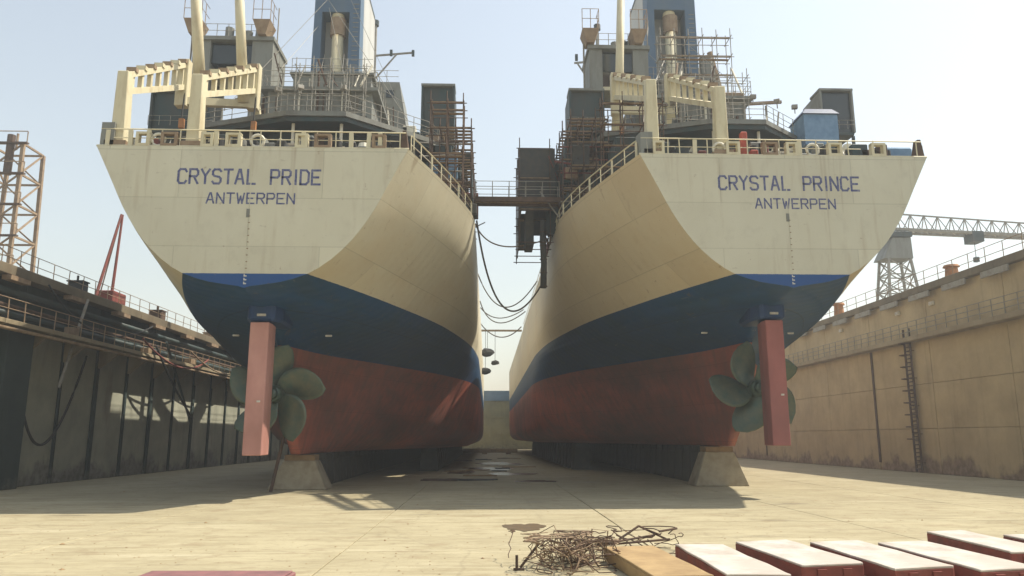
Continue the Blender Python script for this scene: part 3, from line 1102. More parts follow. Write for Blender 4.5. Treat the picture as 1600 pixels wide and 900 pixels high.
    MB().box(-0.6, 0.2, 12.53, 12.62, 20.0, 22.0).build('door', M_dark, t)
    rail_run(t, [(-3.7, 26, 23.5), (-3.7, 12.3, 23.5), (3.2, 12.3, 23.5), (3.2, 26, 23.5)], 1.05, M_steel, 1.0, (1.0, 0.66, 0.33), 0.022)
    louv = MB().box(-0.5, 0.5, -0.05, 0.0, 0, 0.08).mesh('louvre')
    louv.materials.append(M_steel)
    for k in range(9):
        link('louvre', louv, t, (1.6, 12.57, 22.05 + 0.12 * k))
    for i in range(6):
        a = rs.uniform(-3.2, 2.6)
        MB().tube([(a, 12.45, 20.0), (a, 12.45, rs.uniform(22, 24.6))], rs.uniform(0.04, 0.1), 6).build('vent_pipe', rs.choice((M_steel, M_white, M_rust)), t)
    # fourth tier under the funnel
    MB().box(-2.9, 2.2, 16.2, 25.9, 23.5, 26.2).build('deckhouse', M_grey, t)
    MB().box(-3.1, 2.4, 16.0, 26.2, 26.2, 26.35).build('deck_slab', M_grey, t)
    rail_run(t, [(-3.0, 16.1, 26.35), (2.3, 16.1, 26.35)], 1.0, M_steel, 0.9, (1.0, 0.5), 0.02)
    windows(t, 16.18, (24.3,), (-2.2, -1.0, 0.4, 1.5), 0.5, 0.6)
    # ---- funnel
    fx0, fx1, fy0, fy1, ft = P['funnel']
    fn = empty('funnel')
    fn.parent = t
    fz = 23.5
    rx0, rx1 = fx0 + 0.62, fx1 - 0.85
    side = MB()
    side.quadbox([(fx0, fy0, fz), (rx0, fy0, fz), (rx0, fy0 + 1.5, fz), (fx0, fy0 + 1.5, fz),
                  (fx0 + .12, fy0 + .12, ft), (rx0, fy0 + .12, ft), (rx0, fy0 + 1.5, ft), (fx0 + .12, fy0 + 1.5, ft)])
    side.quadbox([(rx1, fy0, fz), (fx1, fy0, fz), (fx1, fy0 + 1.5, fz), (rx1, fy0 + 1.5, fz),
                  (rx1, fy0 + .12, ft), (fx1 - .12, fy0 + .12, ft), (fx1 - .12, fy0 + 1.5, ft), (rx1, fy0 + 1.5, ft)])
    side.quadbox([(rx0, fy0 + .1, ft - 3.2), (rx1, fy0 + .1, ft - 3.2), (rx1, fy0 + 1.5, ft - 3.2), (rx0, fy0 + 1.5, ft - 3.2),
                  (rx0, fy0 + .13, ft - .01), (rx1, fy0 + .13, ft - .01), (rx1, fy0 + 1.5, ft - .01), (rx0, fy0 + 1.5, ft - .01)])
    side.build('casing_front', M_funnel, fn)
    MB().quadbox([(fx0, fy0 + 1.51, fz), (fx1, fy0 + 1.51, fz), (fx1, fy1, fz), (fx0, fy1, fz),
                  (fx0 + .12, fy0 + 1.51, ft), (fx1 - .12, fy0 + 1.51, ft), (fx1 - .12, fy1 - .2, ft), (fx0 + .12, fy1 - .2, ft)]) \
        .build('casing', M_funside, fn)
    MB().box(fx0 + 0.1, fx1 - 0.1, fy0 + 0.1, fy1 - .3, ft + .01, ft + 0.25).build('top_rim', M_dark, fn)
    cxp = (rx0 + rx1) / 2 + 0.12
    MB().tube([(cxp, fy0 + 0.55, fz), (cxp, fy0 + 0.55, ft - 3.9)], 0.42, 14).build('exhaust_pipe', M_cream, fn, smooth=True)
    MB().tube([(cxp, fy0 + 0.55, ft - 4.9), (cxp, fy0 + 0.55, ft - 4.4), (cxp, fy0 + .55, ft - 3.6)], 0.56, 14).build('pipe_collar', M_rustl, fn)
    MB().tube([(cxp - 0.05, fy0 + 0.6, ft - 3.7), (cxp - .05, fy0 + 0.75, ft - 2.2)], 0.5, 14, 0.3).build('silencer', M_cream, fn, smooth=True)
    lrung = MB().box(-0.2, 0.2, -0.02, 0.02, 0, 0.04).mesh('rung')
    lrung.materials.append(M_steel)
    for k in range(26):
        link('rung', lrung, fn, (fx1 - 0.4, fy0 + 0.02 + k * 0.0025, fz + 0.4 + k * 0.36))
    # ---- signal mast with yards
    mx, my, mz = P['mast']
    ms = empty('signal_mast')
    ms.parent = t
    MB().tube([(mx, my, 14.8), (mx, my, mz)], 0.26, 8, 0.14).build('pole', M_steel, ms)
    MB().tube([(mx, my, mz), (mx, my, mz + 0.5)], 0.3, 8).build('lantern', M_dark, ms)
    MB().bar((mx - 2.1, my, mz - 3.2), (mx + 3.6, my, mz - 2.6), 0.14).build('yard', M_steel, ms)
    MB().bar((mx, my, mz - 5.4), (mx + 2.0, my, mz - 2.8), 0.12).build('yard_brace', M_steel, ms)
    MB().bar((mx, my, mz - 6.2), (mx - 1.9, my, mz - 3.1), 0.12).build('yard_brace', M_steel, ms)
    MB().tube([(mx + 1.4, my, mz - 6.9), (mx + 1.4, my, mz - 6.2)], 0.35, 8).build('radar_scanner', M_dark, ms)
    MB().bar((mx, my, mz - 6.8), (mx + 1.5, my, mz - 6.8), 0.1).build('radar_arm', M_steel, ms)
    for q in (-1.9, 1.5, 3.5):
        MB().box(mx + q - .12, mx + q + .12, my - .12, my + .12, mz - 2.95, mz - 2.4).build('lantern', M_dark, ms)
    # ---- wheelhouse block forward of the funnel
    x0, x1, y0, y1, z1 = P['grey']
    gh = MB().quadbox([(x0, y0, 23.5), (x1 + 0.9, y0, 23.5), (x1 + .9, y1, 23.5), (x0, y1, 23.5),
                       (x0, y0, z1), (x1 - 0.1, y0, z1), (x1 - .1, y1, z1), (x0, y1, z1)]).build('wheelhouse', M_grey, t)
    windows(t, y0 - 0.02, (z1 - 1.3,), (x0 + 0.8, x1 - 0.8), 0.6, 0.6)
    rail_run(t, [(x0, y0 + .1, z1), (x1 - .2, y0 + .1, z1)], 1.0, M_steel, 0.8, (1.0, 0.5), 0.025)
    # ---- port-side portal house with dark upper windows and an open bay
    x0, x1, y0, z0, z1 = P['house']
    ho = empty('portal_house')
    ho.parent = t
    wd = x1 - x0
    MB().box(x0, x0 + 0.22 * wd, y0, y0 + 3, 20.0, z1).build('side_wall', M_grey, ho)
    MB().box(x1 - 0.26 * wd, x1, y0, y0 + 3, 20.0, z1).build('side_wall', M_grey, ho)
    MB().box(x0 - .1, x1 + .1, y0 - .15, y0 + 3.1, z1, z1 + 0.25).build('roof', M_grey, ho)
    MB().box(x0 + 0.22 * wd + .01, x1 - 0.26 * wd - .01, y0 + 0.25, y0 + 2.8, z1 - 1.45, z1 - 0.15).build('window_band', M_glass, ho)
    MB().box(x0 + 0.22 * wd + .01, x1 - 0.26 * wd - .01, y0 + 0.1, y0 + 2.9, z0 - .25, z0).build('cross_beam', M_cream, ho)
    rail_run(ho, [(x0, y0, z1 + .25), (x1, y0, z1 + .25)], 0.9, M_steel, 0.7, (1.0, 0.5), 0.022)
    for i in range(5):
        xx = x0 + wd * (0.25 + 0.12 * i)
        MB().tube([(xx, y0 + 1, z1 + .25), (xx + rs.uniform(-.1, .1), y0 + 1, z1 + rs.uniform(.7, 1.7))], rs.uniform(.08, .3), 8) \
            .build('deck_vent', rs.choice((M_dark, M_grey)), ho)
    MB().tube([(x0 - .3, y0 + .5, 20), (x0 - .3, y0 + .5, z1 + 1.2)], 0.06, 6).build('vent_pipe', M_steel, ho)
    MB().tube([(x1 + .1, y0 + .5, z1), (x1 + .1, y0 + .5, z1 + 2.6)], 0.04, 6).build('aerial', M_steel, ho)
    # outrigger platforms under the derrick posts
    for (px, pm_) in ((x0 - .2, 1), (x1 - .9, 1)):
        MB().quadbox([(px, y0 - .4, z1 + .3), (px + .5, y0 - .4, z1 + .3), (px + .5, y0 + .6, z1 + .3), (px, y0 + .6, z1 + .3),
                      (px - .3, y0 - .6, z1 + 1.2), (px + .8, y0 - .6, z1 + 1.2), (px + .8, y0 + .8, z1 + 1.2), (px - .3, y0 + .8, z1 + 1.2)]) \
            .build('platform', M_rustl, ho)
        rail_run(ho, [(px - .3, y0 - .55, z1 + 1.2), (px + .8, y0 - .55, z1 + 1.2), (px + .8, y0 + .7, z1 + 1.2)], 1.4, M_rustl, 0.55, (1.0, 0.5), 0.025)
    # ---- intake boxes
    for (x0, x1, y0, y1, z0, z1, lean, mm) in P['boxes']:
        bxo = empty('air_intake')
        bxo.parent = t
        wl = 0.12
        MB().quadbox([(x0, y0, z0), (x0 + wl, y0, z0), (x0 + wl, y1, z0), (x0, y1, z0),
                      (x0 + lean * 0, y0, z1 - lean * .0), (x0 + wl, y0, z1), (x0 + wl, y1, z1), (x0, y1, z1 - lean)]).build('side_plate', mm, bxo)
        MB().quadbox([(x1 - wl, y0, z0), (x1, y0, z0), (x1, y1, z0), (x1 - wl, y1, z0),
                      (x1 - wl, y0, z1), (x1, y0, z1), (x1, y1, z1 - lean), (x1 - wl, y1, z1 - lean)]).build('side_plate', mm, bxo)
        MB().box(x0 - .02, x1 + .02, y0 - .02, y1 * .5 + y0 * .5, z1 + .01, z1 + .16).build('top_plate', M_grey, bxo)
        MB().box(x0 + wl + .01, x1 - wl - .01, y0 + 0.25, y0 + 0.4, z0, z1 - .02).build('screen', M_glass if mm is M_grey else M_dark, bxo)
        MB().box(x0 + wl + .01, x1 - wl - .01, y0, y1 - .05, z0 - .2, z0 - .01).build('bottom_plate', M_dark, bxo)
        leg_me = MB().box(-.08, .08, -.08, .08, 14.85, z0 - .2).mesh('support')
        leg_me.materials.append(M_dark)
        for q in (x0 + .12, x1 - .12):
            link('support', leg_me, bxo, (q, y0 + .2, 0))
        rail_run(bxo, [(x0, y0 - .06, z0 + .2), (x1, y0 - .06, z0 + .2)], 0.6, M_steel, 0.6, (1.0, .5), 0.018)
    # ---- twin davit frames on the port quarter
    for (dx_, ya, za, yb, zb) in P['davits']:
        dv = empty('davit_frame')
        dv.parent = t
        MB().quadbox([(dx_ - .3, .25, 14.83), (dx_ + .3, .25, 14.83), (dx_ + .3, .85, 14.83), (dx_ - .3, .85, 14.83),
                      (dx_ - .24, .2, za + .1), (dx_ + .24, .2, za + .1), (dx_ + .24, .7, za + .1), (dx_ - .24, .7, za + .1)]).build('leg', M_cream, dv, bevel=0.03)
        MB().box(dx_ - .45, dx_ + .45, .1, 1.0, 14.83, 15.15).build('foot', M_rustl, dv)
        MB().bar((dx_, .45, za), (dx_, yb, zb), 0.34, 0.24).build('upper_chord', M_cream, dv)
        MB().bar((dx_, .5, za - .75), (dx_, yb, zb - 1.25), 0.34, 0.26).build('lower_chord', M_cream, dv)
        for k in range(7):
            u = (k + 0.6) / 7
            yy = .5 + (yb - .5) * u
            zu = za + (zb - za) * u
            zl = za - .75 + (zb - .5 - za) * u
            MB().box(dx_ - .1, dx_ + .1, yy - .09, yy + .09, zl, zu).build('web_post', M_cream, dv)
            MB().box(dx_ - .22, dx_ + .22, yy - .12, yy + .12, zu + .1, zu + .3).build('roller', M_cream if k % 2 else M_rustl, dv)
        MB().box(dx_ - .3, dx_ + .3, yb - .3, yb + .2, zb - 2.4, zb + .2).build('head', M_cream, dv, bevel=0.03)
        MB().bar((dx_, yb, zb - 1.2), (dx_, yb + 1.0, 20.0), 0.3).build('rear_leg', M_cream, dv)
        MB().tube([(dx_ + .2, yb - .2, zb - 1.0), (dx_ + .2, yb - .4, zb - 3.2)], 0.04, 5).build('fall_wire', M_black, dv)
        MB().box(dx_ + .1, dx_ + .35, yb - .5, yb - .3, zb - 3.7, zb - 3.2).build('fall_block', M_orange, dv)
    d0, d1 = P['davits'][0], P['davits'][1]
    MB().bar((d0[0], d0[3] - .1, d0[4] - 2.1), (d1[0], d1[3] - .1, d1[4] - 2.1), 0.3, 0.4).build('davit_tie_beam', M_cream, t)
    # ---- leaning derrick posts
    for (a, b, r0, r1) in P['posts']:
        MB().tube([a, b], r0, 10, r1).build('derrick_post', M_cream, t, smooth=True)
    # ---- wing clutter: scaffold, tarps, pipes along the inner side
    s_ = P['inner']
    xo = 8.7 if s_ < 0 else 8.2
    sh_ = MB().box(min(s_ * 6.3, s_ * xo), max(s_ * 6.3, s_ * xo), 11.8, 25, 14.85, 20.4 if s_ < 0 else 18.6).build('side_house', M_dark, t)
    for k in range(14):
        xx = s_ * rs.uniform(6.4, xo)
        z = rs.uniform(15, 18.5)
        MB().box(xx - rs.uniform(.15, .5), xx + rs.uniform(.15, .5), 11.4 - rs.uniform(0, .5), 11.79, z, z + rs.uniform(.3, 1.3)).build('gear_crate', rs.choice((M_dark, M_rust, M_grey, M_redp, M_canvas, M_lblue, M_rustl)), t, bevel=.03)
    for k in range(6):
        z = 15.4 + k * .8
        MB().tube([(s_ * 6.0, 11.2 - .1 * k, z), (s_ * (xo + .4), 11.2 - .1 * k, z + rs.uniform(-.2, .2))], .05, 5).build('stay_pipe', rs.choice((M_rust, M_redp, M_steel)), t)
    if s_ > 0:
        scaffold(t, 6.8, 8.6, 8.4, 10.4, 14.85, 20.8, 2, 2, 4, 0.03, M_rust)
    ph = MB().tube([(0, -.03, 0), (0, .03, 0)], .2, 12).mesh('porthole')
    ph.materials.append(M_glass)
    for z_, xs_, y_ in ((21.6, (-3.0, 1.6, 2.5), 12.56), (24.6, (-2.5, -1.6, .9, 1.9), 16.15), (17.2, (-1.2, 0, 1.2), 9.36)):
        for x_ in xs_:
            link('porthole', ph, t, (x_, y_, z_))
    for k in range(5):                       # tarpaulins hung on the scaffold
        yy = rs.uniform(11, 20)
        z = rs.uniform(15.2, 18)
        MB().box(s_ * 9.05 - .03, s_ * 9.05 + .03, yy, yy + rs.uniform(.8, 2.2), z, z + rs.uniform(.8, 1.8)).build('tarpaulin', rs.choice((M_canvas, M_dark, M_rust)), t)
    # floodlights, life rings, cable coils and small fittings along the boat-deck rail and house fronts
    fl_me = MB().box(-.16, .16, -.1, .1, 0, .24).tube([(0, 0, -.3), (0, 0, 0)], .03, 4).mesh('floodlight')
    fl_me.materials.append(M_steel)
    for k in range(10):
        u = rs.uniform(-6, 6)
        yb_ = 7.95 + max(0, abs(u - .7) - 1.6) * .55
        link('floodlight', fl_me, t, (u, yb_, 21.3), (rs.uniform(-.3, .3), 0, rs.uniform(-.6, .6)))
    for k in range(26):                      # vertical pipes, conduits and cable trays on the house fronts
        lv = rs.choice((0, 1, 1, 2, 2))
        x_ = (rs.uniform(-1.4, 1.9), rs.uniform(-3.3, 2.8), rs.uniform(-2.8, 2.1))[lv]
        y_ = (9.3, 12.5, 16.1)[lv]
        z_ = (14.85, 20.0, 23.5)[lv]
        hh = rs.uniform(1.2, 3.4)
        kx_ = rs.uniform(-.8, .8)
        MB().tube([(x_, y_, z_), (x_, y_, z_ + hh * .6), (x_ + kx_, y_, z_ + hh * .62), (x_ + kx_, y_, z_ + hh)], rs.uniform(.03, .075), 5) \
            .build('conduit', rs.choice((M_steel, M_rust, M_white, M_dark)), t)
    mv = MB().tube([(0, 0, 0), (0, 0, .8)], .16, 8).tube([(0, 0, .75), (0, 0, 1.05)], .36, 10, .28).mesh('mushroom_vent')
    mv.materials.append(M_grey)
    for k in range(12):
        link('mushroom_vent', mv, t, (rs.uniform(-7.5, 7.5), rs.uniform(13, 24), 20.0), None, (1, 1, rs.uniform(.8, 1.9)))
    for k in range(9):
        x_, y_ = rs.uniform(-7.5, 7.0), rs.uniform(12.5, 22)
        MB().tube([(x_, y_, 20.0), (x_, y_, 20 + rs.uniform(2.5, 5.5))], rs.uniform(.03, .09), 6).build('stanchion_pole', rs.choice((M_steel, M_white, M_rust)), t)
    for k in range(8):                       # stays and aerial wires
        a = Vector((rs.uniform(-6, 6), rs.uniform(10, 16), rs.uniform(20, 24)))
        MB().tube([a, (P['funnel'][0] + rs.uniform(0, 3), P['funnel'][2], rs.uniform(28, 34))], .018, 4).build('stay_wire', M_steel, t)
    scaffold(t, -2.4, 2.6, 11.2, 12.0, 20.0, 24.2, 5, 1, 3, 0.028, M_steel, boards=False)
    if s_ < 0:
        scaffold(t, -1.8, 3.0, 15.0, 16.0, 23.5, 29.0, 5, 1, 4, 0.03, M_steel, boards=True)
        scaffold(t, -8.6, -6.4, 9.6, 11.4, 14.85, 20.6, 3, 1, 4, 0.032, M_rust)
    scaffold(t, min(s_ * 7.2, s_ * 9.0), max(s_ * 7.2, s_ * 9.0), 10.5, 22, 14.85, 20.2, 2, 6, 3, 0.035, M_rust)
    for i in range(10):
        y = 11 + i * 1.15 + rs.uniform(-.3, .3)
        z = 15.0 + rs.uniform(0, 4)
        x = s_ * rs.uniform(7.2, 8.9)
        MB().box(x - .5, x + .5, y - rs.uniform(.3, .8), y + rs.uniform(.3, .8), z, z + rs.uniform(.6, 1.6)) \
            .build('gear_crate', rs.choice((M_dark, M_redp, M_rust, M_canvas, M_grey)), t, bevel=0.04)
    for i in range(26):
        y = rs.uniform(10, 26)
        x = s_ * rs.uniform(6.6, 9.0)
        a = Vector((x, y, rs.choice((14.85, 16.7, 18.4))))
        b = a + Vector((rs.uniform(-1.5, 1.5), rs.uniform(-2, 2), rs.uniform(0.5, 3)))
        MB().tube([a, b], rs.uniform(.03, .07), 5).build('stay_pipe', rs.choice((M_rust, M_rustl, M_steel, M_redp)), t)
    for i in range(22):                       # pipes, ladders and stays over the after end of the house
        z = rs.choice((15.0, 20.0, 20.0, 23.5))
        x = rs.uniform(-5, 5) if z < 23 else rs.uniform(-3, 2.6)
        y = rs.uniform(11.8, 12.4) if z > 16 else rs.uniform(3, 8)
        a = Vector((x, y, z))
        b = a + Vector((rs.uniform(-.8, .8), rs.uniform(-.5, 1.0), rs.uniform(0.8, 2.6)))
        MB().tube([a, b], rs.uniform(.03, .08), 5).build('stay_pipe', rs.choice((M_rust, M_rustl, M_steel, M_white)), t)
    for i in range(12):
        x = rs.uniform(-7.5, 7)
        MB().box(x - .4, x + .4, 13.2, 13.2 + rs.uniform(.5, 1.2), 20.0, 20.0 + rs.uniform(.7, 1.7)) \
            .build('deck_locker', rs.choice((M_dark, M_grey, M_rustl, M_white)), t, bevel=0.03)
    for s2 in (1, -1):                        # inclined ladders
        ladr = MB()
        for q in (-.35, .35):
            ladr.bar((s2 * 4.6 + q, 8.6, 15), (s2 * 4.6 + q, 11, 20), 0.06, 0.16)
        for k in range(15):
            u = k / 15
            ladr.box(s2 * 4.6 - .33, s2 * 4.6 + .33, 8.6 + 2.4 * u - .1, 8.6 + 2.4 * u + .1, 15 + 5 * u, 15.04 + 5 * u)
        ladr.build('inclined_ladder', M_steel, t)
    if s_ > 0:                                # unseen frame added to throw diagonal shadows on the grey dock wall
        hc = empty('shadow_frame')
        hc.parent = t
        MB().tube([(-7, 31, 14.82), (-7, 31, 21.6)], .35, 10).build('post', M_cream, hc)
        MB().bar((-7, 30.6, 21.4), (-7, 38.6, 16.6), .4, .9).build('shadow_arm', M_cream, hc)
        MB().bar((-7, 44.0, 20.2), (-7, 38.0, 15.2), .4, 1.6).build('shadow_brace', M_cream, hc)
    # ---- rudder
    rd = MB()
    prof = [(-0.42, 2.5), (0.40, 2.5), (0.42, 3.1), (0.32, 3.9), (0.1, 4.4), (-0.1, 4.4), (-0.32, 3.9), (-0.44, 3.1)]
    rd.prism(prof, 1.95, 7.7)
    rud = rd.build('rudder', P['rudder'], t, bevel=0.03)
    for z in (3.2, 4.6, 6.1):
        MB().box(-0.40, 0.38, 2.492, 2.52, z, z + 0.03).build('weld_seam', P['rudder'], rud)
    MB().box(0.08, 0.22, 2.45, 2.5, 4.2, 4.28).build('anode', M_zinc, rud)
    tr = MB().prism([(-0.55, 2.6), (0.55, 2.6), (0.8, 3.4), (0.75, 5.3), (0.2, 5.9), (-0.2, 5.9), (-0.75, 5.3), (-0.85, 3.4)], 7.78, 8.75) \
        .build('rudder_trunk', M_blue, t, bevel=0.12)
    MB().box(-0.16, 0.22, 2.52, 2.6, 7.98, 8.08).build('anode', M_zinc, tr)
    # ---- propeller
    pr = empty('propeller')
    pr.parent = t
    pr.location = (0, 5.75, 4.72)
    hb_ = MB()
    hb_.tube([(0, -1.0, 0), (0, -0.95, 0), (0, -0.8, 0)], 0.16, 16, 0.30)
    hb_.tube([(0, -0.8, 0), (0, -0.45, 0), (0, 0.5, 0), (0, 1.8, 0)], 0.36, 18, 0.46)
    hb_.build('hub', M_bronze, pr, smooth=True)
    for k in range(5):
        link('blade', BLADE, pr, None, (0, R(P['prop'] + 72 * k), 0))
    return t


PL = dict(funnel=(-2.45, 0.95, 18.6, 25.5, 35.5), mast=(-0.5, 34, 40.0), grey=(0.3, 3.2, 24, 29, 29.6), house=(-8.7, -3.7, 14, 25.4, 27.4),
          boxes=[(5.65, 7.8, 15, 17.5, 21.2, 25.0, 0.2, M_dark), (-10.1, -7.5, 12, 14.5, 20.6, 23.0, 0.1, M_dark)],
          davits=[(-5.9, 0, 18.3, 6.5, 21.9), (-2.7, 0, 18.2, 7.9, 22.4)],
          posts=[((-5.5, 8.0, 20.0), (-5.7, 6.0, 27.5), 0.34, 0.26), ((-2.9, 6.9, 20.0), (-3.05, 5.0, 27.0), 0.30, 0.22)],
          inner=1, rudder=M_rudder, prop=-6, side=(0.63, 0.57, 0.42), rail_end=6.2, leads=(-4.7, -3.6, -2.0, -.9, 2.0, 2.9, 5.3), rings=(-4.1, .1), name=(-3.05, 2.88), port=(-1.8, 1.85))
PR = dict(funnel=(-1.9, 1.85, 18.6, 25.5, 36.5), mast=(-3.8, 30, 38.0), grey=(2.4, 4.4, 22, 27, 29.4), house=(-6.8, -2.9, 14, 24.9, 27.5),
          boxes=[(8.4, 10.6, 14, 17.0, 21.9, 24.8, 0.9, M_grey), (-8.4, -6.2, 12, 14.5, 21.0, 23.6, 0.1, M_dark)],
          davits=[(-5.9, 0, 18.5, 9.6, 23.3), (-2.7, 0, 18.2, 9.4, 23.2)],
          posts=[((-5.4, 12.0, 20.0), (-5.1, 11.0, 31), 0.30, 0.22)],
          inner=-1, rudder=mat('shaded_rudder_tone', (0.36, 0.13, 0.115), (0.28, 0.095, 0.085), 1.1, 0.65, streak=0.5, c3=(0.24, 0.10, 0.09)), prop=-26, side=(0.64, 0.51, 0.32), rail_end=3.6, leads=(-5.7, -2.3, -.6, .4, 2.4, 4.4), rings=(-2.9, 1.4), name=(-3.05, 3.3), port=(-1.45, 2.15))  # right rudder: its shade is put into a darker red
SL = ship('cream, blue and red tanker lettered CRYSTAL PRIDE, stern on, in the dry dock', 'CRYSTAL PRIDE', -10.05, 31.3, 0.0, 5, PL)
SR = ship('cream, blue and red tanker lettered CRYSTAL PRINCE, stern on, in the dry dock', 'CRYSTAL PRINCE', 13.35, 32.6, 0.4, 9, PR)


def spart(name, mb, m, parent, **k):
    return mb.build(name, m, parent, **k)


# extras seen only on one of the ships
dh = empty('deck_shelter')
dh.parent = SR
MB().box(5.0, 7.0, 9.0, 11.0, 19.0, 20.9).build('shelter_wall', M_lblue, dh)
MB().quadbox([(4.9, 8.9, 20.91), (7.1, 8.9, 20.91), (7.1, 11.1, 20.91), (4.9, 11.1, 20.91),
              (5.2, 9.2, 21.3), (6.8, 9.2, 21.3), (6.8, 10.8, 21.3), (5.2, 10.8, 21.3)]).build('shelter_roof', M_blue, dh)
MB().box(5.2, 6.8, 1.4, 2.2, 14.85, 15.9).build('tarpaulin', M_lblue, SR, bevel=0.1)
MB().box(-1.75, -1.45, 0.5, 0.8, 14.85, 16.2).build('hydrant_post', M_redbright, SR, bevel=0.04)
MB().box(-1.35, -1.0, 0.45, 0.8, 14.85, 15.3).build('hydrant_box', M_redbright, SR, bevel=0.04)
MB().box(0.2, 3.4, 14, 17, 23.5, 24.6).build('orange_crane_base', M_rustl, SR, bevel=0.05)
MB().bar((3.4, 15, 24.2), (6.2, 15, 24.4), 0.18).build('crane_arm', M_rustl, SR)
MB().tube([(4.6, 20, 23.4), (2.9, 19.4, 30.3)], 0.22, 8).build('slanted_pipe', M_rustl, SR)
MB().tube([(2.5, 19.0, 23.4), (2.5, 19.0, 29.6)], 0.55, 10).build('vent_trunk', M_grey, SR)
MB().box(3.6, 8.0, 5.6, 6.2, 16.2, 16.35).build('pipe_rack', M_rust, SR)
for px_ in (3.8, 5.8, 7.8):
    MB().box(px_ - .06, px_ + .06, 5.8, 5.95, 14.8, 16.2).build('rack_leg', M_rust, SR)
MB().box(-6.6, -4.4, 6.2, 8.8, 14.82, 18.2).build('winch_house', M_dark, SR, bevel=.05)
scaffold(SR, -7.4, -4.2, 5.2, 6.0, 14.85, 19.6, 3, 1, 4, 0.028, M_rust)

# ------------------------------------------------------------------ blocks under the keels
aft_l = empty('keel_block', (-10.05, 42.0, 0))
aft_r = empty('keel_block', (13.35, 44.5, 0))
for o, who, h in ((aft_l, 'CRYSTAL PRIDE', 1.8), (aft_r, 'CRYSTAL PRINCE', 2.2)):
    tag(o, 'pale tapered concrete block under the skeg of the ship lettered ' + who, 'keel block')
    MB().quadbox([(-1.55, 0, 0), (1.55, 0, 0), (1.55, 1.9, 0), (-1.55, 1.9, 0),
                  (-.85, .3, h - .3), (.85, .3, h - .3), (.85, 1.6, h - .3), (-.85, 1.6, h - .3)]).build('base', M_conc, o, bevel=0.04)
    MB().box(-.8, .8, .35, 1.55, h - .3, h).build('timber_cap', M_wood, o, bevel=0.02)


def block_mesh(wd, ln, h):
    return (MB().quadbox([(-wd, -ln, 0), (wd, -ln, 0), (wd, ln, 0), (-wd, ln, 0), (-wd * .85, -ln, h - .35), (wd * .85, -ln, h - .35),
                          (wd * .85, ln, h - .35), (-wd * .85, ln, h - .35)]).mesh('base', bevel=0.02),
            MB().box(-wd * .8, wd * .8, -ln * .95, ln * .95, h - .35, h + .04).mesh('timber_cap', bevel=0.02))


for (cx, cy, h, who) in ((-10.05, 42.0, 1.8, 'PRIDE'), (13.35, 44.5, 2.2, 'PRINCE')):
    bm_, tm_ = block_mesh(0.8, 0.9, h)
    bm_.materials.append(M_dblock)
    tm_.materials.append(M_dblock)
    for i in range(34):
        o = empty('keel_block', (cx, cy + 3.2 + i * 2.0, 0))
        tag(o, 'dark timber-capped block in the centre row under the ship lettered CRYSTAL ' + who, 'keel block',
            'centre keel blocks under CRYSTAL ' + who)
        link('base', bm_, o)
        link('timber_cap', tm_, o)
    for sx in (-1, 1):
        side = 'inner' if (sx > 0) == (who == 'PRIDE') else 'outer'
        for i in range(20):
            o = empty('bilge_block', (cx + sx * 5.2, cy + 24 + i * 3.2, 0))
            tag(o, 'dark timber-capped bilge block in the %s row under the ship lettered CRYSTAL %s' % (side, who), 'bilge block',
                '%s bilge blocks under CRYSTAL %s' % (side, who))
            link('base', bm_, o)
            link('timber_cap', tm_, o)
# shoring prop beside the left skeg
MB().tube([(-11.0, 40.6, 0.0), (-10.55, 41.2, 3.2)], 0.09, 6).build('shoring_prop', M_rust)
tag(bpy.data.objects['shoring_prop'], 'thin rusty prop leaning by the pale block under CRYSTAL PRIDE', 'prop')

# ------------------------------------------------------------------ between the ships
gw = empty('gangway', (0, 44, 16.4))
tag(gw, 'brown gangway with handrails bridging the gap between the two ships', 'gangway')
MB().box(-0.9, 4.3, -.08, .02, .14, .42).build('girder', M_rust, gw)
MB().box(-0.9, 4.3, .9, 1.0, .14, .42).build('girder', M_rust, gw)
pk = MB().box(-.1, .1, 0.03, .89, .3, .36).mesh('plank')
pk.materials.append(M_wood)
for i in range(23):
    link('plank', pk, gw, (-.75 + i * .22, 0, 0))
gp = MB().tube([(0, 0, 0.42), (0, 0, 1.4)], .025, 5).mesh('post')
gp.materials.append(M_steel)
for i in range(6):
    for y in (-.03, .95):
        link('post', gp, gw, (-.8 + i * 1.0, y, 0))
for y in (-.03, .95):
    for z in (.9, 1.4):
        MB().tube([(-.85, y, z), (4.25, y, z)], .02, 5).build('handrail', M_steel, gw)


def rope(name, pts, r, label, m=M_rope, n=26, cat='rope', group=None):
    """smooth rope through three points (parabola in z over straight plan)"""
    a, c, b = [Vector(p) for p in pts]
    P = []
    for i in range(n + 1):
        u = i / n
        P.append(a * ((1 - u) * (1 - 2 * u)) + c * (4 * u * (1 - u)) + b * (u * (2 * u - 1)))
    return tag(MB().tube(P, r, 6).build(name, m, None, smooth=True), label, cat, group)


rope('mooring_rope', ((-0.8, 48, 16.5), (0.9, 48.3, 10.95), (3.35, 48.6, 12.3)), 0.06, 'thick dark rope sagging deepest between the two ships')
rope('mooring_rope', ((-0.9, 48, 16.3), (0.8, 48.5, 14.95), (3.9, 49, 15.6)), 0.045, 'pale rope sagging just below the gangway', M_rustl)
rope('mooring_rope', ((-0.9, 80, 16.9), (0.9, 80, 14.6), (3.9, 80, 15.8)), 0.06, 'rope sagging in the gap beyond the deepest rope')
rope('mooring_rope', ((-0.9, 86, 17.2), (1.2, 86, 16.0), (4.0, 86, 17.0)), 0.06, 'slack rope crossing the gap near the timber spar')

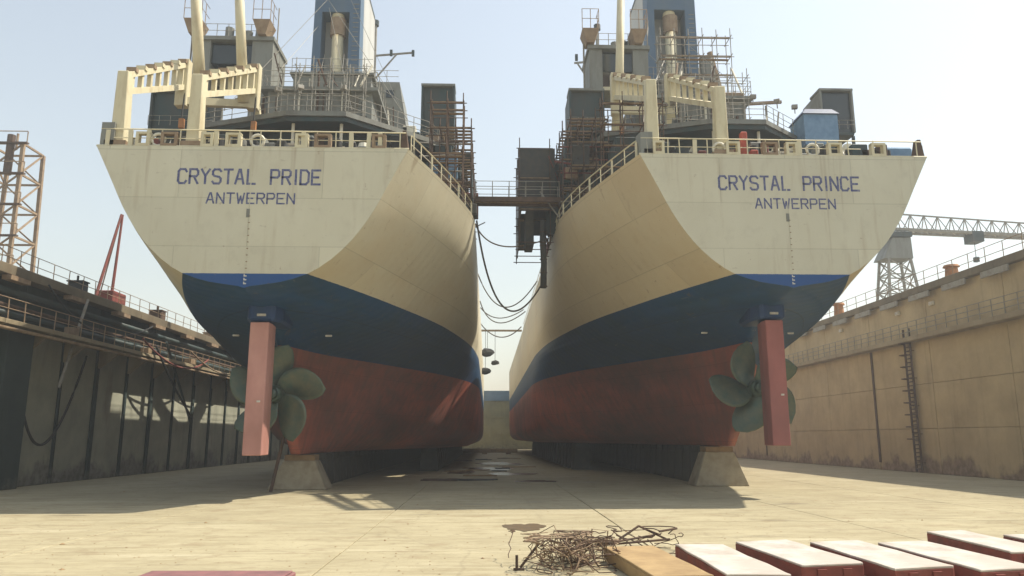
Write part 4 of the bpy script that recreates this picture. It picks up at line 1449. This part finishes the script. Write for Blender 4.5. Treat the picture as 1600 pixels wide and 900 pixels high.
rope('mooring_rope', ((-0.9, 62, 16.0), (1.3, 62, 13.2), (4.0, 62, 15.4)), 0.05, 'thin rope sagging between the deepest rope and the timber spar')
rope('mooring_rope', ((-0.9, 92, 16.2), (1.5, 92, 14.6), (4.0, 92, 15.9)), 0.07, 'farthest dark rope sagging just before the timber spar')
sp_ = tag(MB().bar((-1.2, 100, 16.5), (4.4, 100, 16.5), .3, .22).build('timber_spar', M_woodl), 'pale timber spar laid across the far gap between the ships', 'spar')
for i, (x, z, s_, lab) in enumerate(((-.1, 13.6, 1.0, 'largest dark bundle hanging under the timber spar'),
                                     (0.9, 12.3, .6, 'small middle dark bundle hanging under the timber spar'),
                                     (-.35, 11.2, .8, 'lowest dark bundle hanging under the timber spar'))):
    hb_ = empty('hanging_bundle', (x, 100, z))
    tag(hb_, lab, 'bundle')
    me = bpy.data.meshes.new('bundle')
    bm = bmesh.new()
    bmesh.ops.create_icosphere(bm, subdivisions=2, radius=1)
    for v in bm.verts:
        k = rnd.uniform(.8, 1.12)
        v.co = Vector((v.co.x * .95 * s_ * k, v.co.y * .7 * s_ * k, v.co.z * .6 * s_ * k))
    bm.to_mesh(me)
    bm.free()
    me.materials.append(M_canvas)
    link('bundle', me, hb_)
    MB().tube([(0, 0, .5 * s_), (0, 0, 16.4 - z)], .03, 5).build('sling', M_rope, hb_)

# hanging staging on the right ship's inner side
sg = empty('hanging_staging', (2.9, 46, 14.3))
tag(sg, 'dark boxy staging hung over the side of CRYSTAL PRINCE beside the gangway', 'staging')
MB().box(-.95, 1.25, 0, .12, 2.3, 6.4).build('screen_panel', M_canvas, sg)
MB().box(-.95, -.83, .13, 3.2, 2.6, 6.4).build('screen_panel', M_canvas, sg)
MB().box(-.6, -.1, .3, 2.4, .2, 2.4).build('stair_box', M_canvas, sg)
MB().box(-.9, -.45, 3.4, 5.2, 1.0, 3.1).build('stair_box', M_dark, sg)
MB().box(.7, 2.3, .7, .82, 1.0, 5.6).build('screen_panel', M_dark, sg)
MB().box(-.4, 1.6, 2.6, 2.7, 1.4, 6.0).build('screen_panel', M_canvas, sg)
scaffold(sg, -1.0, .9, -.2, 5.4, 0.2, 6.3, 1, 3, 3, .03, M_rust)
ch = empty('canvas_chute', (3.35, 46, 11.7))
tag(ch, 'narrow dark canvas chute hanging down the cream side of CRYSTAL PRINCE', 'chute')
MB().tube([(0, 0, 0.0), (.05, .05, 1.5), (-.02, .1, 3.0), (0, .1, 4.3)], .2, 9, .17).build('chute', M_canvas, ch, smooth=True)
ringm = MB().tube([(.22 * math.cos(a / 5 * math.pi), .22 * math.sin(a / 5 * math.pi), 0) for a in range(11)], .025, 5, cap=False).mesh('hoop')
ringm.materials.append(M_rust)
for i in range(5):
    link('hoop', ringm, ch, (.02, .05, .1 + i * .85))

# mooring dolly trestles and debris on the floor between the ships
tr_ = empty('trestle_beam', (0.5, 132, 0))
tag(tr_, 'low pale beam lying across the far floor between the ships', 'beam')
MB().box(-6, 4.5, -.6, .6, .25, .9).build('beam', M_woodl, tr_, bevel=0.05)
for x in (-5, -1, 3):
    MB().box(x - .4, x + .4, -.5, .5, 0, .24).build('foot', M_wood, tr_)
for i in range(14):
    x = rnd.uniform(-4, 4)
    y = rnd.uniform(48, 105)
    o = MB().quadbox([(-1.2, -.12, 0), (1.2, -.12, 0), (1.2, .12, 0), (-1.2, .12, 0), (-1.2, -.1, .08), (1.2, -.1, .08), (1.2, .1, .08), (-1.2, .1, .08)]) \
        .build('loose_plank', rnd.choice((M_wood, M_rust, M_dblock)))
    o.location = (x, y, 0.004)
    o.rotation_euler = (0, 0, rnd.uniform(-.5, .5))
    o.scale = (rnd.uniform(.5, 1.4), rnd.uniform(.8, 2.2), 1)
    tag(o, 'loose dark plank lying on the shaded floor between the two ships', 'plank', 'planks on the floor between the ships')

# ------------------------------------------------------------------ left wall gear
rope('hose', ((-25.9, 43.7, 5.2), (-26.0, 46.9, 2.4), (-26.0, 50.5, 7.9)), 0.08, 'black hose hanging in a loop on the grey dock wall', M_black, cat='hose')
bar_ = tag(MB().tube([(-25.4, 48.8, 11.3), (-25.2, 46.2, 5.6)], 0.09, 7).build('slanted_pole', M_steel), 'pale slanted pole hanging off the gallery of the grey dock wall', 'pole')
rope('hose', ((-24.6, 57.5, 9.4), (-24.8, 62, 6.6), (-26.2, 70.0, 4.4)), 0.09, 'dark hose trailing down the grey dock wall past the sunlit patch', M_black, cat='hose')
rope('hose', ((-24.5, 55, 9.6), (-24.5, 62, 8.2), (-24.5, 68, 9.4)), 0.07, 'red hose draped along the gallery railing', M_redp, cat='hose')
rope('hose', ((-24.5, 64, 9.7), (-24.4, 71, 8.5), (-24.5, 78, 9.3)), 0.06, 'pale hose draped along the gallery railing', M_rustl, cat='hose')
rope('cable', ((-25.2, 44, 11.3), (-25.0, 50, 9.3), (-25.2, 58, 10.9)), 0.05, 'black cable swagged below the coping of the grey dock wall', M_black, cat='cable')
for (y, x, lab) in ((59.5, -24.7, 'dark leaning scaffold tube nearest the red hose end on the gallery'),):
    tag(MB().tube([(x, y, 9.9), (x - 1.4, y + 10, 3.8)], .1, 6).build('leaning_tube', M_dark), lab, 'tube')

tp = empty('sheer_legs', (-27.5, 55, 11.9))
tag(tp, 'dark red sheer legs leaning over the grey dock wall with a red winch box', 'sheer legs')
MB().tube([(0, -1.4, 0.0), (0, 1.25, 7.2)], .12, 7, .08).build('leg', M_redp, tp)
MB().tube([(.3, .3, 0.0), (0.05, 1.35, 7.2)], .12, 7, .08).build('leg', M_redp, tp)
MB().tube([(.1, -1.1, 0.0), (0.0, 1.3, 7.1)], .05, 6).build('stay', M_rust, tp)
MB().box(-.5, .6, .0, 2.0, 0.12, 1.2).build('winch_box', M_redp, tp, bevel=.05)
MB().box(-.6, .7, -.2, 2.2, 0, .11).build('base_plate', M_rust, tp)
for (y, wd, h, m_, lab) in ((50.8, .8, .9, M_black, 'black machinery lump on the quay beside the sheer legs'),
                            (63.3, .9, 1.0, M_rust, 'rusty box on the quay railing side beyond the sheer legs'),
                            (75.5, 1.2, .8, M_rustl, 'pale rusty bin on the quay above the sunlit wall patch')):
    o = empty('quay_box', (-27.2, y, 11.9))
    tag(o, lab, 'box')
    MB().box(-.5, .5, -wd / 2, wd / 2, 0, h).build('body', m_, o, bevel=.06)
    MB().box(-.55, .55, -wd / 2 - .05, wd / 2 + .05, h, h + .08).build('lid', m_, o)
    MB().tube([(0, -.1, h + .08), (0, -.1, h + .45)], .08, 6).build('spout', m_, o)

# left lattice tower --------------------------------------------------------
lt = empty('lattice_tower', (-44.6, 70, 11.75))
tag(lt, 'rusty lattice crane tower standing on the quay behind the grey dock wall', 'tower')
TW, TH = 1.9, 17.6
for sx in (-1, 1):
    for sy in (-1, 1):
        MB().bar((sx * TW, sy * TW, 0), (sx * TW * .85, sy * TW * .85, TH), .3).build('column', M_rustl, lt)
nb = 6
for k in range(nb + 1):
    z = TH * k / nb
    w_ = TW * (1 - .15 * k / nb)
    for a, b in (((-1, -1), (1, -1)), ((1, -1), (1, 1)), ((1, 1), (-1, 1)), ((-1, 1), (-1, -1))):
        MB().bar((a[0] * w_, a[1] * w_, z), (b[0] * w_, b[1] * w_, z), .17).build('strut', M_rustl, lt)
        if k < nb:
            z2 = TH * (k + 1) / nb
            MB().bar((a[0] * w_, a[1] * w_, z), (b[0] * w_ * .97, b[1] * w_ * .97, z2), .13).build('brace', M_rustl, lt)
    MB().box(-w_ - .6, w_ + .6, -w_ - .5, -w_ - .1, z - .12, z).build('platform', M_rust, lt)
    MB().tube([(-w_ - .6, -w_ - .5, z + 1), (w_ + .6, -w_ - .5, z + 1)], .05, 5).build('handrail', M_rustl, lt)
    MB().tube([(w_ + .55, -w_ - .4, z), (w_ + .55, -w_ - .4, z + 1)], .05, 5).build('handrail', M_rustl, lt)
MB().box(2.0, 6.2, -.2, .2, .7, 1.0).build('outrigger', M_rust, lt)
MB().tube([(0, 0, TH), (0, 0, TH + 1.6)], .12, 6).build('aerial', M_rustl, lt)
MB().tube([(w_ * .3, -w_, TH - 3), (w_ * .3, -w_, TH + .8)], .35, 8).build('motor_drum', M_rust, lt)
MB().box(-2.3, 2.3, -2.3, 2.3, -.05, .2).build('base_plate', M_rust, lt)

# right jib crane -------------------------------------------------------------
rcn = empty('jib_crane', (49.6, 90, 14.35))
tag(rcn, 'grey lattice crane with long level jib on the quay behind the ochre wall', 'crane')
TH = 9.6
for sx in (-1, 1):
    for sy in (-1, 1):
        MB().bar((sx * 2.3, sy * 1.9, 0), (sx * 1.35, sy * 1.1, TH), .26).build('column', M_steel, rcn)
for k in range(5):
    z = TH * k / 5
    f0 = 1 - .41 * k / 5
    f1 = 1 - .41 * (k + 1) / 5
    for a, b in (((-2.3, -1.9), (2.3, -1.9)), ((2.3, -1.9), (2.3, 1.9)), ((2.3, 1.9), (-2.3, 1.9)), ((-2.3, 1.9), (-2.3, -1.9))):
        MB().bar((a[0] * f0, a[1] * f0, z), (b[0] * f0, b[1] * f0, z), .13).build('strut', M_steel, rcn)
        MB().bar((a[0] * f0, a[1] * f0, z), (b[0] * f1, b[1] * f1, z + TH / 5), .11).build('brace', M_steel, rcn)
        MB().bar((b[0] * f0, b[1] * f0, z), (a[0] * f1, a[1] * f1, z + TH / 5), .11).build('brace', M_steel, rcn)
MB().quadbox([(-2.0, -1.3, TH), (1.6, -1.3, TH), (1.6, 1.3, TH), (-2.0, 1.3, TH), (-.6, -1.2, TH + 2.6), (1.6, -1.2, TH + 2.6), (1.6, 1.2, TH + 2.6), (-.6, 1.2, TH + 2.6)]) \
    .build('machine_house', M_grey, rcn)
MB().box(-1.2, 1.7, -1.4, 1.4, TH + 2.7, TH + 3.3).build('slew_ring', M_dark, rcn)
J0, J1, JZ = -3.5, 34.0, TH + 3.9
chords = []
for (yy, zz) in ((-.8, 0), (.8, 0), (0, 2.3)):
    a = Vector((J0, yy, JZ + zz))
    b = Vector((J1, yy * .7, JZ - 1.4 + zz * (.55 if zz else 1)))
    chords.append((a, b))
    MB().bar(a, b, .34 if zz == 0 else .16).build('chord', M_steel, rcn)
n_ = 22
for k in range(n_):
    u, u2 = k / n_, (k + .5) / n_
    v = (k + 1) / n_
    pa, pb, pc = [c_[0].lerp(c_[1], u) for c_ in chords]
    qa, qb, qc = [c_[0].lerp(c_[1], v) for c_ in chords]
    tcn = chords[2][0].lerp(chords[2][1], u2)
    for p_, q_ in ((pa, tcn), (tcn, qa), (pb, tcn), (tcn, qb), (pa, qb), (pa, pb)):
        MB().bar(p_, q_, .10).build('lacing', M_steel, rcn)
MB().box(9.5, 10.9, -.9, .9, JZ - 1.6, JZ - .3).build('trolley', M_dark, rcn)
MB().tube([(10.2, 0, JZ - 1.6), (10.2, 0, JZ - 3.4)], .04, 5).build('hoist_rope', M_black, rcn)
MB().box(9.95, 10.45, -.25, .25, JZ - 4.0, JZ - 3.4).build('hook_block', M_dark, rcn)
MB().box(-2.6, 2.6, -2.2, 2.2, 0, .2).build('base_plate', M_steel, rcn)

# orange quay bollards and a drum
for y, h, lab in ((74.8, 1.5, 'tall orange-brown capstan on the ochre dock wall under the crane tower'),
                  (55.8, 1.1, 'short orange-brown capstan on the ochre dock wall under the jib')):
    o = empty('capstan', (XR + .75, y, 14.45))
    tag(o, lab, 'capstan')
    MB().tube([(0, 0, 0), (0, 0, .15)], .75, 14).build('base', M_rust, o)
    MB().tube([(0, 0, .15), (0, 0, h * .5), (0, 0, h * .85)], .5, 14, .42).build('barrel', M_orange, o, smooth=False)
    MB().tube([(0, 0, h * .85), (0, 0, h)], .6, 14, .5).build('head', M_orange, o)
lpm = MB().box(-.15, .15, -.35, .35, -.2, .2).mesh('lamp')
lpm.materials.append(M_white)
for y in (57.5, 62.5, 73.0):
    o = link('bulkhead_lamp', None, None, (XR - .02, y, 12.9))
    tag(o, 'white bulkhead lamp on the upper band of the ochre dock wall', 'lamp', 'bulkhead lamps on the ochre wall')
    MB().box(-.12, .06, -.3, .3, -.16, .16).build('housing', M_white, o, bevel=.03)
    MB().box(-.16, -.121, -.22, .22, -.1, .1).build('lens', M_zinc, o)

# ------------------------------------------------------------------ foreground
# floor patches: oil pool and wet streaks as thin sheets
st = bpy.data.meshes.new('floor_stain')


def blob(name, cx, cy, rx, ry, m, seed, z=0.006, label=None):
    rr = random.Random(seed)
    ph = [rr.uniform(0, 6.28) for _ in range(5)]
    mb = MB()
    n = 48
    mb.v.append((0, 0, 0))
    for i in range(n):
        a = 2 * math.pi * i / n
        k = 1 + .16 * math.sin(2 * a + ph[0]) + .13 * math.sin(3 * a + ph[1]) + .09 * math.sin(7 * a + ph[2]) + .05 * math.sin(13 * a + ph[3])
        mb.v.append((rx * k * math.cos(a), ry * k * math.sin(a), 0))
    for i in range(n):
        mb.f.append((0, 1 + i, 1 + (i + 1) % n))
    o = mb.build(name, m)
    o.location = (cx, cy, z)
    o.parent = base
    return o


M_oil = mat('oil_stain', (0.13, 0.085, 0.04), (0.09, 0.06, 0.03), 2.0, 0.5, bump=0.05)
M_wet = mat('wet_concrete', (0.13, 0.11, 0.075), (0.09, 0.075, 0.055), 1.0, 0.18, bump=0.03, spec=0.5)
blob('oil_stain', 1.15, 24.6, .55, 1.1, M_oil, 8)
for i, (x, y, rx, ry) in enumerate(((-1.5, 52, 2.0, 1.0), (1.8, 60, 1.6, 1.6), (0.2, 70, 2.4, 2.2), (-2.0, 63, 1.0, 2.0), (1.2, 84, 2.2, 3), (3.0, 50, 1.2, .8))):
    blob('wet_patch', x, y, rx, ry * 1.5, M_wet, 40 + i, 0.005 + .0012 * i)

BEAMS = [  # far-left, far-right, near-left, near-right corners on the top, height, body, top, label
    ((2.63, 17.95), (3.77, 18.15), (2.95, 14.2), (4.05, 14.3), .30, M_woodl, M_woodl, 'tan timber beam beside the tangled wire, without a pale top'),
    ((4.33, 18.35), (5.43, 18.32), (4.3, 14.4), (5.45, 14.3), .30, M_redp, M_pale, 'pale-topped red beam next to the tan timber'),
    ((5.80, 18.55), (7.15, 18.95), (6.00, 15.2), (7.35, 15.45), .32, M_redp, M_pale, 'pale-topped red beam, second from the tan timber'),
    ((7.51, 18.47), (8.79, 18.77), (7.55, 14.75), (8.87, 15.07), .32, M_redp, M_pale, 'pale-topped red beam, third from the tan timber'),
    ((9.08, 18.42), (10.36, 18.7), (9.1, 14.6), (10.42, 14.9), .31, M_redp, M_pale, 'pale-topped red beam, fourth from the tan timber'),
    ((11.34, 20.32), (12.45, 20.6), (11.1, 16.7), (12.25, 16.9), .33, M_redp, M_pale, 'pale-topped red beam set back behind the row, fifth from the tan timber'),
    ((12.85, 19.6), (14.1, 19.8), (12.8, 15.9), (14.1, 16.1), .33, M_redp, M_pale, 'pale-topped red beam at the end of the row, sixth from the tan timber'),
]
for fl, fr, nl, nr_, h, mb_, mt_, lab in BEAMS:
    c = Vector((sum(p[0] for p in (fl, fr, nl, nr_)) / 4, sum(p[1] for p in (fl, fr, nl, nr_)) / 4, 0))
    o = empty('dock_beam', c)
    tag(o, lab, 'beam', 'beams laid out on the dock floor')
    q = []
    ring_ = (nl, nr_, fr, fl)
    for k in range(4):                     # slightly uneven, knocked edges
        a_, b_ = Vector(ring_[k]), Vector(ring_[(k + 1) % 4])
        for u in (0, .04, .3, .55, .8, .96):
            p_ = a_.lerp(b_, u)
            q.append((p_.x - c.x + rnd.gauss(0, .012), p_.y - c.y + rnd.gauss(0, .012)))
    MB().prism(q, 0.0, h - .045).build('body', mb_, o, bevel=.015)
    MB().prism([(x * .995, y * .998) for x, y in q], h - .044, h).build('top_plate', mt_, o, bevel=.012)
    e0, e1 = Vector((nl[0] - c.x, nl[1] - c.y, 0)), Vector((nr_[0] - c.x, nr_[1] - c.y, 0))
    for u in (.3, .7):
        p = e0.lerp(e1, u)
        MB().box(p.x - .09, p.x + .09, p.y - .05, p.y + .04, .05, h - .09).build('end_stiffener', mb_, o)
pb = empty('dock_beam', (-4.9, 14.7, 0))
pb.rotation_euler = (0, 0, R(-1.5))
tag(pb, 'faded maroon beam lying alone on the sunlit floor', 'beam')
MB().box(-1.35, 1.35, -.5, .45, 0, .26).build('body', M_purple, pb, bevel=.02)
MB().box(-1.3, 1.3, -.45, .4, .261, .29).build('top_plate', M_purple, pb, bevel=.01)
pb2 = empty('dock_beam', (-1.1, 14.55, 0))
tag(pb2, 'low tan plank lying flat between the maroon beam and the wire heap', 'beam')
MB().box(-.75, .75, -.3, .4, 0.003, .16).build('body', M_wood, pb2, bevel=.02)

# tangled wire heap
wh = empty('wire_heap', (1.6, 17.6, 0))
tag(wh, 'tangled heap of rusty wire rope and bent rods on the sunlit floor', 'wire heap')
rw_ = random.Random(4)


def tangle(cx, cy, sx, sy, sz, n, r0, r1, name, m):
    for i in range(n):
        px = Vector((cx + rw_.gauss(0, sx), cy + rw_.gauss(0, sy), rw_.uniform(.03, sz)))
        d = Vector((rw_.uniform(-1, 1), rw_.uniform(-1, 1), rw_.uniform(-.4, .4)))
        pts = [px.copy()]
        curl = rw_.uniform(-.55, .55)
        for k in range(rw_.randint(9, 17)):
            d = (Matrix.Rotation(curl, 3, 'Z') @ d + Vector((rw_.gauss(0, .25), rw_.gauss(0, .25), rw_.gauss(0, .3)))).normalized()
            px = px + d * .17
            px.z = min(max(px.z, .03), sz)
            if abs(px.x - cx) > sx * 2.2:
                d.x = -d.x
            if abs(px.y - cy) > sy * 2.2:
                d.y = -d.y
            pts.append(px.copy())
        MB().tube(pts, rw_.uniform(r0, r1), 5).build(name, m, wh, smooth=True)


tangle(-.05, -.5, .34, .5, .6, 30, .009, .016, 'wire', M_rustl)
tangle(.15, -.3, .4, .5, .6, 22, .009, .015, 'wire', M_rust)
tangle(.55, .9, .4, .7, .4, 14, .009, .015, 'wire', M_rustl)
tangle(2.2, 2.2, .55, .4, .45, 12, .01, .016, 'wire', M_rust)
for i in range(16):                        # bent rack frames thrown together
    c0 = Vector((rw_.uniform(-.45, .95), rw_.uniform(-1.1, .4), rw_.uniform(.22, .4)))
    hx, hz = rw_.uniform(.14, .32), rw_.uniform(.18, .32)
    rot = Matrix.Rotation(rw_.uniform(-.8, .8), 3, 'Z') @ Matrix.Rotation(rw_.uniform(-.6, .6), 3, 'Y') @ Matrix.Rotation(rw_.uniform(-.7, .7), 3, 'X')
    q = [c0 + rot @ Vector(v) for v in ((-hx, 0, -hz), (hx, 0, -hz), (hx, 0, hz), (-hx, 0, hz), (-hx, 0, -hz))]
    for v in q:
        v.z = max(v.z, .02)
    MB().tube(q, rw_.uniform(.013, .02), 5).build('rack_frame', M_rustl if i % 3 else M_rust, wh)
for (a, b) in (((.3, 1.2, .12), (2.6, 2.4, .3)), ((1.0, 2.0, .1), (2.9, 2.0, .25)), ((1.7, 2.4, .2), (2.25, 2.6, .5)), ((2.25, 2.6, .5), (2.9, 2.4, .2)),
               ((.2, 1.0, .3), (1.6, 1.9, .2)), ((2.7, 2.3, .4), (3.2, 2.5, .45)), ((-.9, -.7, .03), (-.5, -.6, .5))):
    MB().tube([a, b], .028, 6).build('rod', M_rust, wh)
tag(MB().tube([(.62, 16.75, 0), (.62, 16.75, .3)], .03, 6).tube([(.55, 16.75, .02), (.78, 16.75, .02)], .03, 6).build('floor_pin', M_rust),
    'small rusty pin standing beside the wire heap', 'pin')

# grit, chips and litter on the open floor
gr_ = MB()
rg_ = random.Random(77)
for i in range(1500):
    y = 11 + 30 * rg_.random() ** 1.5
    x = rg_.uniform(-.75, .75) * y + 1
    if not (XL + 1 < x < XR - 1):
        continue
    k = rg_.uniform(.006, .02) if rg_.random() < .96 else rg_.uniform(.02, .045)
    a = rg_.uniform(0, 3.1)
    ca, sa = math.cos(a) * k * rg_.uniform(1, 2.5), math.sin(a) * k
    i0 = len(gr_.v)
    gr_.v += [(x - ca, y - sa, .001), (x + sa, y - ca, .001), (x + ca, y + sa, .001), (x - sa, y + ca, .001), (x, y, k * .8)]
    gr_.f += [(i0, i0 + 1, i0 + 4), (i0 + 1, i0 + 2, i0 + 4), (i0 + 2, i0 + 3, i0 + 4), (i0 + 3, i0, i0 + 4)]
go_ = gr_.build('grit', M_wood)
go_['kind'] = 'stuff'
tag(go_, 'scattered grit and rust chips on the sunlit dock floor', 'grit')

# ------------------------------------------------------------------ humid harbour air
hz = MB().box(-160, 160, -20, 260, -3.2, 46).build('haze', bpy.data.materials.new('haze_air'))
hz['kind'] = 'stuff'
hm_ = hz.data.materials[0]
hm_.use_nodes = True
hn = hm_.node_tree
hn.nodes.remove(hn.nodes['Principled BSDF'])
pv = hn.nodes.new('ShaderNodeVolumePrincipled')
pv.inputs['Color'].default_value = (0.92, 0.95, 0.96, 1)
pv.inputs['Density'].default_value = 0.0013
pv.inputs['Anisotropy'].default_value = 0.2
hn.links.new(pv.outputs[0], hn.nodes['Material Output'].inputs['Volume'])
